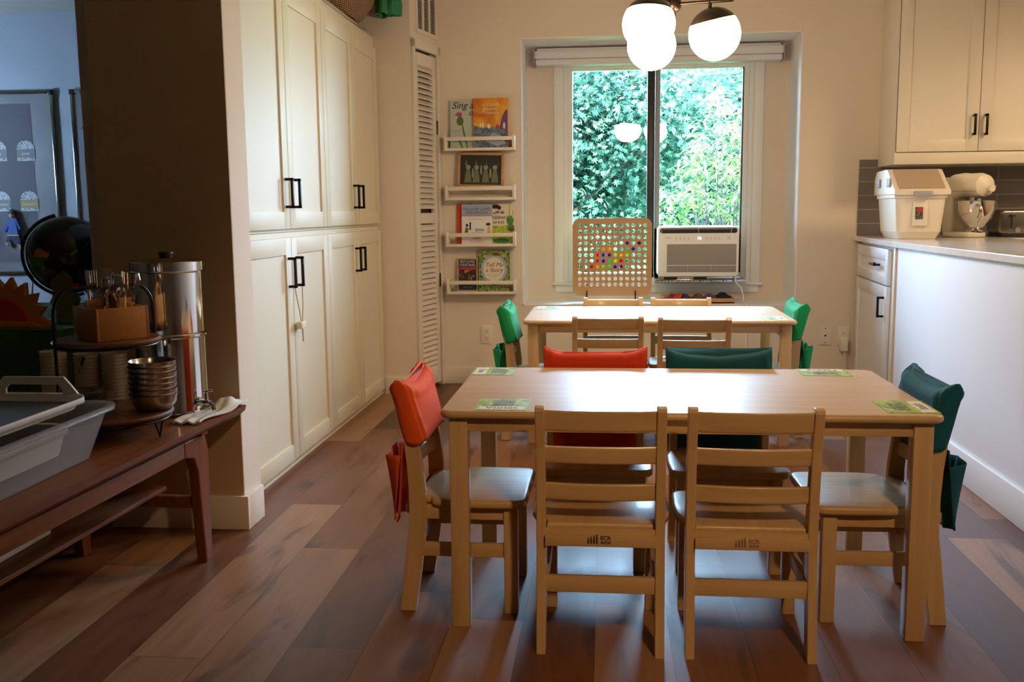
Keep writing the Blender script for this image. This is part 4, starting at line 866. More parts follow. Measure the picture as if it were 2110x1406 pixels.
for yy in (5.14, 5.33): MB().box(1.414, 1.424, yy, yy + .05, 1.150, 1.195, .003).build('latch', 'grey_plastic', fc)
MB().box(1.698, 1.706, 5.14, 5.19, 1.150, 1.195, .003).build('latch', 'grey_plastic', fc)
lbT = Matrix.Translation((1.56, 5.0875, 1.06))
MB().box(1.52, 1.595, 5.0885, 5.0925, .955, 1.080, .001).build('embossed_panel', 'cream_plastic', fc)
lab = MB().box(1.534, 1.570, 5.0865, 5.0880, .988, 1.049, mi=0).prism(ell(1.557, 1.036, .014, .013), 'y', 5.0860, 5.0870, 1)
for i in range(5): lab.prism([(1.538, 1.000 + i * .01), (1.527 + .003 * (i % 2), 1.004 + i * .01), (1.538, 1.008 + i * .01)], 'y', 5.0865, 5.0880, 0)
lab.build('label_sticker', ['label_dark', 'c_red'], fc)
# stand mixer
mx = thing('stand_mixer', 'cream stand mixer with a steel bowl on the counter', 'mixer', (1.87, 5.38, .889))
mX, mY, mZ = 1.885, 5.36, .889
MB().prism([(mX + .085 * math.cos(R(a)) * (1.05), mY + (.14 if math.sin(R(a)) > 0 else .10) * math.sin(R(a))) for a in range(0, 360, 12)], 'z', mZ, mZ + .028, bev=.009, smooth=True, seg=3).build('base', 'cream_plastic', mx)
MB().prism([(5.42, .91), (5.50, .91), (5.50, 1.10), (5.475, 1.13), (5.43, 1.13), (5.42, 1.06)], 'x', mX - .045, mX + .045, bev=.014, smooth=True, seg=3).build('column', 'cream_plastic', mx)
hd = MB(); prof = [(0, 0), (.03, .006), (.052, .025), (.060, .06), (.060, .14), (.064, .20), (.060, .27), (.048, .31), (.028, .325), (0, .33)]
Th = Matrix.Translation((mX, 5.215, 1.155)) @ Matrix.Rotation(R(-90), 4, 'X') @ Matrix.Diagonal((1.10, 1.08, .86, 1)); hd.lathe(prof, 32, T=Th)
hd.build('motor_head', 'cream_plastic', mx)
MB().box(mX - .066, mX + .066, 5.24, 5.50, 1.126, 1.131, .002).build('trim_band', 'steel', mx)
MB().cyl((mX + .015, 5.235, 1.14), (mX + .015, 5.200, 1.14), .018, 20).build('attachment_cap', 'cream_plastic', mx)
MB().cyl((mX + .045, 5.24, 1.15), (mX + .060, 5.225, 1.15), .007).build('knob', 'steel', mx)
MB().cyl((mX, 5.30, 1.10), (mX, 5.30, 1.07), .028, 20).cyl((mX, 5.30, 1.09), (mX, 5.30, .97), .006).build('beater_shaft', 'steel', mx)
bw = MB().lathe([(0, 0), (.045, 0), (.045, .008), (.032, .012), (.055, .035), (.080, .07), (.094, .11), (.098, .158), (.101, .160), (.096, .158), (.09, .11), (.076, .072), (.05, .038), (0, .018)], 40, c=(mX + .004, 5.30, mZ + .030)); bw.build('bowl', 'chrome', mx)
MB().tube([(mX - .060, 5.225, 1.055), (mX - .055, 5.190, 1.045), (mX - .050, 5.185, 1.0), (mX - .045, 5.215, .965)], .007, 8).build('bowl_handle', 'chrome', mx)
MB().tube([(mX + .05, 5.48, .93), (mX + .13, 5.5, .92), (mX + .17, 5.52, 1.0), (mX + .19, 5.6, 1.04)], .004).build('power_cord', 'c_grey', mx)
mx.rotation_euler = (0, 0, R(20))
mx.location.x -= .012
# toaster
M['toaster_steel'] = mat('toaster_steel', (.30, .28, .25), .3, metal=1.)
to = thing('toaster', 'steel two-slot toaster on the counter beside the mixer', 'toaster', (2.17, 5.42, .889))
MB().prism(rrect(2.035, 2.305, .900, 1.028, .03), 'y', 5.34, 5.52, bev=.012, smooth=True, seg=3).build('housing', 'toaster_steel', to)
MB().box(2.045, 2.295, 5.335, 5.525, .889, .903, .003).build('base', 'black', to); MB().box(2.07, 2.27, 5.38, 5.405, 1.022, 1.0295).box(2.07, 2.27, 5.45, 5.475, 1.022, 1.0295).build('slot', 'black', to)
MB().box(2.095, 2.099, 5.336, 5.341, .935, .995).build('lever_slot', 'black', to); MB().box(2.084, 2.110, 5.322, 5.338, .996, 1.006, .003).build('lever', 'black', to)
MB().cyl((2.125, 5.342, .925), (2.125, 5.326, .925), .014, 20).build('dial', 'chrome', to)

# ------------------------------------------------------------------ bench and everything on it
BO = Matrix.Translation((-1.156, 2.966, 0)) @ Matrix.Rotation(-.0425, 4, 'Z')
bn = bpy.data.objects.new('low_bench', None); COL.objects.link(bn); bn.matrix_basis = BO; tag(bn, 'long low dark teak bench table with a lower shelf, at the left', 'bench')
MB().prism([(-.52, .425), (-.515, .412), (-.02, .410), (-.004, .424), (0, .440), (-.52, .440)], 'y', -1.75, 0, bev=.003, T=BO).build('tabletop', 'teak', bn)
for sx, nm in ((-.058, 'front'), (-.46, 'back')):
    fr = MB()
    # end frame along y: two legs joined by a rail with rounded inner corners
    for (yl, sgn) in ((-.215, -1), (-1.52, 1)):
        o = [(yl + .012 * -sgn, 0), (yl + .030 * sgn, 0), (yl + .048 * sgn, .20), (yl + .055 * sgn, .29), (yl + .075 * sgn, .335), (yl + .13 * sgn, .350), (yl + .13 * sgn, .396), (yl + .02 * sgn, .396), (yl - .004 * sgn, .385), (yl - .020 * sgn, .34), (yl - .018 * sgn, .20)]
        MB().prism(o, 'x', sx - .016, sx + .016, bev=.005, T=BO).build('leg', 'teak_z', bn)
    MB().box(sx - .016, sx + .016, -1.52 + .13, -.215 - .13, .350, .396, .004, T=BO).build('rail', 'teak', bn)
for yl in (-.215, -1.52): MB().box(-.45, -.07, yl - .035, yl - .01, .170, .205, .003, T=BO).build('stretcher', 'teak', bn)
MB().box(-.42, -.19, -1.56, -.185, .205, .219, .003, T=BO).build('shelf', 'teak', bn)
MB().box(-.40, -.03, -.26, -.22, .396, .410, T=BO).box(-.40, -.03, -1.5, -1.46, .396, .410, T=BO).build('spacer', 'teak', bn)
t = tag(MB().box(-1.60, -1.455, 1.75, 2.33, .2195, .245, .003).build('paper_tray', 'c_white'), 'flat white box lying on the lower shelf of the bench', 'box')

ZT = .4405
# clear storage tub
def open_tub(x0, x1, y0, y1, z0, z1, k, r, th, rim):
    """thin walled open tub, tapering by k towards the bottom, with an out-turned rim"""
    mb = MB(); n = 8
    rings = [rrect(x0 + k, x1 - k, y0 + k, y1 - k, r, n), rrect(x0, x1, y0, y1, r, n), rrect(x0 - rim, x1 + rim, y0 - rim, y1 + rim, r + rim, n), rrect(x0 - rim, x1 + rim, y0 - rim, y1 + rim, r + rim, n)]
    zs = [z0, z1, z1 + .002, z1 - .010]; m_ = len(rings[0]); vs = []
    for rg, zz in zip(rings, zs): vs += [(x, y, zz) for x, y in rg]
    fs = [tuple(range(m_))] + [(q * m_ + i, q * m_ + (i + 1) % m_, (q + 1) * m_ + (i + 1) % m_, (q + 1) * m_ + i) for q in range(3) for i in range(m_)]
    mb.add(vs, fs, smooth=True); return mb
ct = thing('storage_tub', 'clear plastic storage tub holding two white dish tubs, on the near end of the bench', 'tub', (-1.45, 2.07, ZT))
open_tub(-1.66, -1.262, 1.70, 2.342, ZT + .002, .570, .038, .05, .002, .016).build('tub_body', 'clear_tub', ct, solid=.002)
def dish_tub(z0, zr, label, handles, x0=-1.60, x1=-1.315, y0=1.78, y1=2.29):
    t = thing('dish_tub', label, 'tub', ((x0 + x1) / 2, (y0 + y1) / 2, z0), group='white collapsible dish tubs')
    open_tub(x0, x1, y0, y1, z0 + .02, zr, .012, .07, .003, .006).build('tub_body', 'c_white', t, solid=.004)
    MB().prism(rrect(x0 + .012, x1 - .012, y0 + .012, y1 - .012, .06, 8), 'z', z0 + .02, z0 + .026).build('tub_floor', 'grey_rubber', t)
    for yy, s in ((y1, 1), (y0, -1)):
        xm = (x0 + x1) / 2; w = .098; h = .046
        outp = [(xm - w - .03, zr - .012), (xm - w - .012, zr + .004), (xm - w, zr + h - .02), (xm - w + .018, zr + h), (xm + w - .018, zr + h), (xm + w, zr + h - .02), (xm + w + .012, zr + .004), (xm + w + .03, zr - .012)]
        inn = [(xm - w + .022, zr - .004), (xm - w + .022, zr + h - .030), (xm - w + .032, zr + h - .020), (xm + w - .032, zr + h - .020), (xm + w - .022, zr + h - .030), (xm + w - .022, zr - .004)]
        mb = MB(); ya, yb_ = (yy - .003, yy + .004)
        # loop handle as strip between outer and inner outlines
        o6 = [outp[0], outp[2], outp[3], outp[4], outp[5], outp[7]]
        vs = [(x, ya, z) for x, z in o6] + [(x, ya, z) for x, z in inn] + [(x, yb_, z) for x, z in o6] + [(x, yb_, z) for x, z in inn]
        fs = []
        for i in range(5): fs += [(i, i + 1, 7 + i, 6 + i), (12 + i, 13 + i, 19 + i, 18 + i), (i, i + 1, 13 + i, 12 + i), (6 + i, 7 + i, 19 + i, 18 + i)]
        mb.add(vs, fs); 
        if handles: mb.build('handle', 'c_white', t)
    return t
dish_tub(.448, .528, 'white collapsible dish tub lying lowest inside the clear storage tub', False, -1.60, -1.325, 1.81, 2.26)
dish_tub(.556, .598, 'white dish tub with grey floor and loop handle, on top in the clear tub', True, -1.605, -1.300, 1.78, 2.30)

# two-tier stand
SC = (-1.375, 2.53)
ts = thing('tiered_stand', 'two-tier round serving stand of dark wood and black wire on the bench', 'stand', (*SC, ZT))
MB().lathe([(0, .492), (.154, .492), (.163, .497), (.165, .503), (.160, .508), (0, .508)], 56, c=(*SC, 0)).build('lower_tray', 'disc_wood', ts)
MB().lathe([(0, .698), (.130, .698), (.140, .702), (.142, .708), (.136, .713), (0, .713)], 48, c=(SC[0] - .0, SC[1], 0)).build('upper_tray', 'disc_wood', ts)
for zz, rr in ((.489, .155), (.696, .133)): MB().tube([(SC[0] + rr * math.cos(2 * PI * k / 40), SC[1] + rr * math.sin(2 * PI * k / 40), zz) for k in range(40)], .0035, 8, closed=True).build('ring', 'black_metal', ts)
for a in (-12, 108, 228):
    c_, s_ = math.cos(R(a)), math.sin(R(a)); ps = [(SC[0] + .155 * math.cos(R(a + d)), SC[1] + .155 * math.sin(R(a + d)), z) for d, z in ((-6, .489), (0, .4445), (6, .489))]
    MB().tube(ps, .003, 6).build('foot', 'black_metal', ts)
hx = [(SC[0] - .125, SC[1] - .10)]
hp = [(-1.0, .50), (-1.0, .78)] + [(-.62 - .38 * math.cos(R(a)), .78 + .075 * math.sin(R(a))) for a in range(15, 91, 15)] + [(.62 + .38 * math.sin(R(a)), .78 + .075 * math.cos(R(a))) for a in range(0, 91, 15)] + [(1.0, .50)]
MB().tube([(SC[0] + .078 * k, SC[1] + .124 * k, z) for k, z in hp], .0045, 8).build('handle', 'black_metal', ts)
# cutlery caddy: wooden box turned so two faces show
Tc = Matrix.Translation((SC[0] + .012, SC[1] + .005, .7135)) @ Matrix.Rotation(R(-38), 4, 'Z')
cd = bpy.data.objects.new('cutlery_caddy', None); COL.objects.link(cd); cd.matrix_basis = Tc; tag(cd, 'bamboo cutlery caddy standing on the upper tray of the tiered stand', 'caddy')
w, d_, h = .075, .072, .088
MB().box(-w, w, -d_, -d_ + .007, 0, h, .001, T=Tc).box(-w, w, d_ - .007, d_, 0, h, .001, T=Tc).box(-w, -w + .007, -d_ + .007, d_ - .007, 0, h, .001, T=Tc).box(w - .007, w, -d_ + .007, d_ - .007, 0, h, .001, T=Tc).box(-w + .007, w - .007, -d_ + .007, d_ - .007, 0, .006, T=Tc).build('caddy_box', 'bamboo', cd)
MB().box(-.003, .003, -d_ + .007, d_ - .007, .006, h + .02, T=Tc).prism([(-w + .007, h - .01), (-.02, h + .034), (.02, h + .034), (w - .007, h - .01), (w - .007, .006), (-w + .007, .006)], 'y', .0, .005, T=Tc).build('divider', 'bamboo', cd)
def utensil(kind, lx, ly, tilt, dirn, label, h=.165, spin=0.):
    T = Tc @ Matrix.Translation((lx, ly, .008)) @ Matrix.Rotation(R(dirn), 4, 'Z') @ Matrix.Rotation(R(tilt), 4, 'Y') @ Matrix.Rotation(R(spin), 4, 'Z')
    mb = MB(); hm = 0
    hl = h - .055
    if kind == 'knife': mb.prism([(-.004, 0), (.004, 0), (.0035, hl), (-.0035, hl)], 'y', -.0015, .0015, T=T).prism([(-.0035, hl), (.0035, hl), (.010, hl + .015), (.011, hl + .045), (.004, hl + .062), (-.004, hl + .058), (-.003, hl + .02)], 'y', -.001, .001, T=T)
    elif kind == 'fork':
        mb.prism([(-.004, 0), (.004, 0), (.003, hl), (-.003, hl)], 'y', -.0012, .0012, T=T).prism([(-.003, hl), (.003, hl), (.012, hl + .018), (.012, hl + .028), (-.012, hl + .028), (-.012, hl + .018)], 'y', -.001, .001, T=T)
        for k in range(4): x = -.0105 + k * .007; mb.box(x - .0015, x + .0015, -.001, .001, hl + .028, hl + .062, T=T)
    else: mb.prism([(-.004, 0), (.004, 0), (.003, hl), (-.003, hl)], 'y', -.0012, .0012, T=T).sphere((0, 0, 0), 1, seg=16, rings=10, T=T @ Matrix.Translation((0, -.002, hl + .028)) @ Matrix.Diagonal((.0155, .004, .030, 1)))
    o = mb.build(kind, 'chrome'); return tag(o, label, kind, 'cutlery in the bamboo caddy')
utensil('knife', -.045, -.03, -14, -10, 'pale broad-bladed knife leaning left out of the bamboo cutlery caddy', .175, 40)
utensil('fork', .0, -.04, -2, 0, 'steel fork standing upright at the front of the bamboo caddy', .172, 33)
utensil('fork', .012, -.015, 3, 20, 'second steel fork just behind the front one in the caddy', .178, 33)
utensil('spoon', .042, -.035, 5, 0, 'steel spoon at the front right of the bamboo caddy', .165, 33)
utensil('spoon', .055, -.01, 8, 10, 'steel spoon behind the front right spoon in the caddy', .17, 33)
utensil('knife', .022, .035, 20, 8, 'knife leaning far right out of the caddy towards the water filter', .175, 33)
utensil('spoon', -.03, .03, -6, 0, 'dark spoon at the back left of the bamboo caddy', .17, 33)
utensil('fork', .03, .03, 10, -20, 'fork at the back right of the bamboo caddy', .17, 33)
# steel bowls
for k in range(7):
    z = .509 + .0155 * k
    if k == 0:
        bowl0 = MB().lathe([(0, 0), (.036, 0), (.050, .008), (.060, .022), (.064, .045), (.0665, .0465), (.0630, .0455), (.058, .023), (.048, .011), (0, .004)], 40, c=(-1.262, 2.555, z)).build('steel_bowl', 'steel'); bowl0.data.transform(Matrix.Translation((1.262, -2.555, -z))); bowl0.location = (-1.262, 2.555, z); o = bowl0
    else: o = bowl0.copy(); COL.objects.link(o); o.location = (-1.262 + .0006 * math.sin(k * 2), 2.555, z)
    nm = 'lowest' if k == 0 else 'topmost' if k == 6 else ORD[k]
    tag(o, f'steel bowl, {nm}' + (' from the bottom' if 0 < k < 6 else '') + ' in the stack on the lower tray of the stand', 'bowl', 'stacked steel bowls')
# steel plates
for k in range(12):
    z = .5085 + .0052 * k
    if k == 0:
        pl0 = MB().lathe([(0, 0), (.042, 0), (.052, .004), (.070, .0065), (.0705, .0075), (.051, .0052), (.040, .0014), (0, .0014)], 40).build('steel_plate', 'steel'); pl0.location = (-1.435, 2.47, z); o = pl0
    else: o = pl0.copy(); COL.objects.link(o); o.location = (-1.435 + .001 * math.sin(k * 3), 2.47 + .001 * math.cos(k * 5), z)
    nm = 'bottom' if k == 0 else 'top' if k == 11 else ORD[k]
    tag(o, f'steel plate, {nm} one' + (' from the bottom' if 0 < k < 11 else '') + ' of the plate stack behind the dish tub', 'plate', 'stacked steel plates')
# stacks of white cups
cupN = 0
for sx_, sy_, n_, what, cm_ in ((-1.632, 2.69, 15, 'leftmost cup stack behind the dish tub', 'c_cream'), (-1.545, 2.72, 14, 'middle cup stack with the leaf print', 'c_white'), (-1.468, 2.735, 14, 'right cup stack behind the serving stand', 'c_cream')):
    for k in range(n_):
        if cupN == 0: cup0 = MB().lathe([(0, 0), (.029, 0), (.0305, .003), (.037, .062), (.0392, .064), (.0360, .063), (.029, .006), (0, .004)], 32).build('paper_cup', 'c_cream'); o = cup0
        else: o = cup0.copy(); COL.objects.link(o)
        cupN += 1; o.location = (sx_, sy_, ZT + .0005 + .0105 * k)
        if cm_ == 'c_white' and k == n_ - 1: MB().prism([(sx_ + .004, .607), (sx_ + .016, .632), (sx_ + .008, .636), (sx_ - .002, .615)], 'y', sy_ - .0385, sy_ - .035).prism([(sx_ - .006, .585), (sx_ + .004, .603), (sx_ - .010, .600)], 'y', sy_ - .036, sy_ - .032).build('leaf_print', 'c_olive', o)
        nm = 'bottom' if k == 0 else 'top' if k == n_ - 1 else (ORD + ['thirteenth', 'fourteenth'])[k] + ' from the bottom'
        tag(o, f'white paper cup, {nm} of the {what}', 'cup', 'stacked white paper cups')
# water filter
WF = (-1.345, 2.855)
wfz = ZT + .004
wf = thing('water_filter', 'tall polished steel gravity water filter with black lid knob and spigot, on the bench', 'water filter', (*WF, wfz))
rr = .105
MB().lathe([(0, .0), (rr, .0), (rr + .002, .004), (rr, .010), (rr, .232), (rr + .005, .236), (rr + .005, .242), (rr, .246), (0, .246)], 64, c=(*WF, wfz)).build('lower_chamber', 'chrome', wf)
MB().lathe([(0, .247), (rr - .002, .247), (rr - .002, .440), (rr + .003, .444), (0, .444)], 64, c=(*WF, wfz)).build('upper_chamber', 'chrome', wf)
MB().lathe([(rr + .004, .430), (rr + .006, .433), (rr + .003, .436), (rr + .003, .462), (rr - .004, .468), (.05, .476), (0, .478)], 64, c=(*WF, wfz)).build('lid', 'chrome', wf)
MB().lathe([(0, .472), (.014, .472), (.018, .476), (.024, .486), (.022, .491), (0, .492)], 28, c=(*WF, wfz)).build('lid_knob', 'black', wf)
sa = R(-22); sd_ = Vector((math.cos(sa), math.sin(sa), 0)); p0 = Vector((*WF, wfz + .035)) + sd_ * rr
MB().cyl(p0, p0 + sd_ * .045, .008).cyl(p0 + sd_ * .002, p0 + sd_ * .010, .014).tube([p0 + sd_ * .04, p0 + sd_ * .055 + Vector((0, 0, -.004)), p0 + sd_ * .060 + Vector((0, 0, -.022))], .007).cyl(p0 + sd_ * .030, p0 + sd_ * .030 + Vector((0, 0, .028)), .004).tube([p0 + sd_ * .018 + Vector((0, 0, .030)), p0 + sd_ * .052 + Vector((0, .012, .036))], .004).build('spigot', 'chrome', wf)
# towel under the filter
def towel(u, v):
    a = u; x = -1.235 + .085 * a * 1.0 - .01 * math.sin(8 * v); y = 2.66 + .33 * v
    x = x - .03 * (1 - v)
    z = ZT + .003 + .006 * (1 + math.sin(14 * u + 6 * v)) * .5 * (1 - .0 * u) + .030 * math.exp(-((v - .72) / .16) ** 2) * (.35 + .65 * math.sin(u * 3.0) ** 2)
    return (x, y, z)
tag(MB().grid(towel, 26, 40).build('towel', 'cloth_white', solid=.005), 'crumpled white towel under the spigot of the water filter', 'towel')

# ------------------------------------------------------------------ things in the next room
gt = thing('cloth_covered_table', 'low table under a dark green cloth behind the bench', 'table', (-2.3, 3.3, 0))
MB().box(-3.1, -1.77, 2.95, 3.85, .06, .675, .01).build('table_body', 'c_brown', gt)
def skirt(u, v):
    pr = rrect(-3.12, -1.745, 2.93, 3.87, .03, 3); n = len(pr); k = u * n; i = int(k) % n; f = k - int(k); a, b = pr[i], pr[(i + 1) % n]
    x, y = a[0] + (b[0] - a[0]) * f, a[1] + (b[1] - a[1]) * f; cx, cy = -2.43, 3.4; wv = .010 * math.sin(u * 150) * v
    return (x + (wv if abs(x - cx) > .6 else 0), y + (wv if abs(x - cx) <= .6 else 0), .682 - .66 * v)
MB().grid(skirt, 240, 6, closed_u=True).prism(rrect(-3.12, -1.745, 2.93, 3.87, .03, 3), 'z', .678, .684).build('cloth', 'green_table_cloth', gt)
# globe
G = Vector((-1.872, 3.22, .912)); gb = thing('globe', 'black desk globe with orange and green continents in a metal stand', 'globe', (G.x, G.y, .685))
tilt = Matrix.Translation(G) @ Matrix.Rotation(R(-20), 4, 'Y')
MB().sphere((0, 0, 0), .134, seg=48, rings=32, T=tilt).build('sphere', 'globe_map', gb)
me_ = [tilt @ Vector((-.0 + .143 * math.sin(R(a)) * math.cos(R(215)), .143 * math.sin(R(a)) * math.sin(R(215)), .143 * math.cos(R(a)))) for a in range(-4, 186, 8)]
MB().tube(me_, .006, 8).build('meridian', 'bronze', gb)
MB().lathe([(0, 0), (.075, 0), (.078, .006), (.03, .012), (.010, .03), (.009, .09), (0, .09)], 32, c=(G.x, G.y, .685)).build('base', 'steel', gb)
for a in (30, 150, 270): MB().cyl((G.x + .11 * math.cos(R(a)), G.y + .11 * math.sin(R(a)), .687), (G.x + .04 * math.cos(R(a)), G.y + .04 * math.sin(R(a)), .80), .004, 8).build('leg', 'steel', gb)
# wooden sun
sn = thing('wooden_sun', 'orange wooden sun stacking toy with a red half disc, on the green cloth', 'toy', (-1.90, 3.02, .684))
sx0, sz0 = -1.985, .700
pts = []
for k in range(19):
    a = R(180 * k / 18); rad = .150 if k % 2 == 0 else .118; pts.append((sx0 + rad * math.cos(a), sz0 + rad * math.sin(a)))
MB().prism(pts + [(sx0 - .15, .6845), (sx0 + .15, .6845)], 'y', 3.01, 3.035, bev=.003).build('rays', 'c_amberwood', sn)
MB().prism([(sx0 + .085 * math.cos(R(a)), .692 + .085 * math.sin(R(a))) for a in range(0, 181, 10)], 'y', 3.000, 3.0115, bev=.002).build('half_disc', 'c_flame', sn)
MB().prism([(sx0 + .15, .6845), (sx0 - .15, .6845), (sx0 - .11, .70), (sx0, .706), (sx0 + .11, .702)], 'y', 2.985, 2.9995, bev=.002).build('horizon', 'c_orange', sn)
tt = thing('wooden_tree', 'dark green wooden toy tree beside the orange wooden sun', 'toy', (-1.82, 3.09, .684))
MB().prism([(-1.845, .6845), (-1.79, .6845), (-1.785, .73), (-1.765, .77), (-1.785, .80), (-1.79, .84), (-1.815, .865), (-1.84, .85), (-1.862, .83), (-1.85, .79), (-1.87, .76), (-1.848, .73)], 'y', 3.08, 3.10, bev=.003).build('tree_shape', 'c_olive', tt)
MB().prism(ell(-1.772, .812, .014, .012), 'y', 3.075, 3.0795).build('red_bird', 'c_red', tt)
# glass jar + wire rack behind
jr = thing('glass_jar', 'clear glass jar with a steel rim behind the toy tree', 'jar', (-1.98, 3.5, .684))
MB().lathe([(0, 0), (.07, 0), (.08, .01), (.082, .13), (.07, .15), (.07, .17)], 32, c=(-1.98, 3.5, .6845)).build('jar_body', 'jar_glass', jr); MB().lathe([(.071, .165), (.076, .165), (.076, .178), (.071, .178)], 32, c=(-1.98, 3.5, .6845)).build('rim', 'steel', jr)
wr = thing('wire_rack', 'chrome wire rack behind the globe on the green cloth', 'rack', (-2.0, 3.65, .684))
w_ = MB()
for zz in (.86, .88): w_.tube([(-2.25, 3.58, zz), (-1.80, 3.58, zz), (-1.80, 3.74, zz), (-2.25, 3.74, zz)], .003, 6, closed=True)
for xx in (-2.25, -2.10, -1.95, -1.80): w_.cyl((xx, 3.58, .685), (xx + .03, 3.58, .88), .003, 6).cyl((xx, 3.74, .685), (xx, 3.74, .88), .003, 6)
w_.build('wire_frame', 'chrome', wr)
# boards on the far wall
YF = 6.6
def wboard(x0, x1, z0, z1, label):
    t = thing('notice_board', label, 'board', ((x0 + x1) / 2, YF, z0), group='metal-framed boards on the far wall')
    MB().box(x0 + .01, x1 - .01, YF - .012, YF - .001, z0 + .01, z1 - .01).build('board_surface', 'vinyl' if 0 else 'steel_board', t)
    f = MB(); f.box(x0, x0 + .022, YF - .020, YF - .001, z0, z1, .003).box(x1 - .022, x1, YF - .020, YF - .001, z0, z1, .003).box(x0, x1, YF - .020, YF - .001, z1 - .022, z1, .003).box(x0, x1, YF - .020, YF - .001, z0, z0 + .022, .003); f.build('frame', 'steel', t)
    for xx in (x0, x1 - .03):
        for zz in (z0, z1 - .03): MB().box(xx - .003, xx + .033, YF - .024, YF - .0005, zz - .003, zz + .033, .004).build('corner_cap', 'black', t)
    return t
M['steel_board'] = mat('board_steel', (.50, .48, .50), .32, metal=.55, var=.12, vscale=3)
S = (YF - .0) / 6.55
b1 = wboard(-4.95, -3.862, .63, 1.912, 'large steel-framed board with month cards on grey felt, left of the other board')
b2 = wboard(-3.735, -3.00, .63, 1.912, 'steel-framed board beside the pillar, with a paper palm tree')
tag(MB().box(-4.85, -4.035, YF - .0135, YF - .0122, .72, 1.825).build('felt_panel', 'felt_grey'), 'large grey felt sheet hung on the left board', 'felt')
months = [(-4.30, 1.50, 'May', 'c_card', 'left'), (-4.09, 1.50, 'June', 'c_grey', 'right'), (-4.30, 1.148, 'November', 'c_card', 'left'), (-4.09, 1.148, 'December', 'c_gold', 'right'), (-4.51, 1.50, 'April', 'c_card', 'far left'), (-4.51, 1.148, 'October', 'c_card', 'far left')]
for cx, cz, nm, cm_, pos in months[:4]:
    y = YF - .0137; t = thing('month_card', f'arched month card with a speckled top reading {nm}', 'card', (cx, y, cz - .07), group='arched month cards on the felt board')
    w = .066; ar = [(cx - w, cz - .07), (cx + w, cz - .07), (cx + w, cz + .0)] + [(cx + w * math.cos(R(a)), cz + .01 + .062 * math.sin(R(a))) for a in range(0, 181, 15)] + [(cx - w, cz)]
    MB().prism(ar, 'y', y - .0012, y).build('card', 'art_terrazzo', t); MB().box(cx - w, cx + w, y - .0018, y - .0012, cz - .048, cz + .010).build('name_band', cm_, t)
    lettering(nm, .034 if len(nm) < 6 else .026, 'c_white', t, (cx, y - .002, cz - .028), sx=.95, depth=.0002)
# clothes-doll on the board
dl = thing('cloth_doll', 'small dark-haired cloth doll in blue clothes pinned on the grey felt', 'doll', (-4.21, YF - .03, .80))
X, Y = -4.215, YF - .034
MB().sphere((X, Y, 1.052), .024, sc=(1, .6, 1.15)).build('head', 'c_skin', dl); MB().sphere((X, Y + .003, 1.066), .029, sc=(1, .6, .95)).build('hair', 'c_black', dl)
MB().prism([(X - .03, 1.03), (X + .03, 1.03), (X + .062, .955), (X + .045, .945), (X + .03, .98), (X + .04, .905), (X - .045, .905), (X - .03, .97), (X - .055, .93), (X - .072, .945)], 'y', Y - .008, Y + .012, bev=.003).build('tunic', 'c_blue', dl)
MB().prism([(X - .045, .905), (X + .045, .905), (X + .055, .85), (X + .0, .845), (X - .02, .88), (X - .05, .855), (X - .06, .87)], 'y', Y - .006, Y + .010, bev=.002).build('trousers', 'c_navy', dl)
MB().prism([(X + .02, .85), (X + .04, .85), (X + .062, .80), (X + .05, .79)], 'y', Y - .004, Y + .006).prism([(X - .055, .87), (X - .035, .862), (X - .05, .835), (X - .068, .84)], 'y', Y - .004, Y + .006).build('leg', 'c_skin', dl)
MB().box(X - .045, X + .045, Y - .010, Y - .007, .905, .912).build('belt', 'c_yellow', dl)
pm = thing('paper_palm_tree', 'dark paper palm tree with green leaves on the board beside the pillar', 'decoration', (-3.52, YF - .02, .65))
MB().prism([(-3.60, .66), (-3.50, .66), (-3.50, 1.70), (-3.57, 1.72)], 'y', YF - .0145, YF - .0125).build('trunk', 'c_brown', pm)
fr = MB()
for a in (20, 70, 110, 150, 200, 330):
    c_, s_ = math.cos(R(a)), math.sin(R(a)); bx_, bz_ = -3.54, 1.71; fr.prism([(bx_, bz_), (bx_ + .06 * c_ - .025 * s_, bz_ + .06 * s_ + .025 * c_), (bx_ + .14 * c_, bz_ + .14 * s_ - .02), (bx_ + .06 * c_ + .02 * s_, bz_ + .06 * s_ - .02 * c_)], 'y', YF - .016 - .0002 * a / 10, YF - .013)
fr.build('leaves', 'c_green', pm)

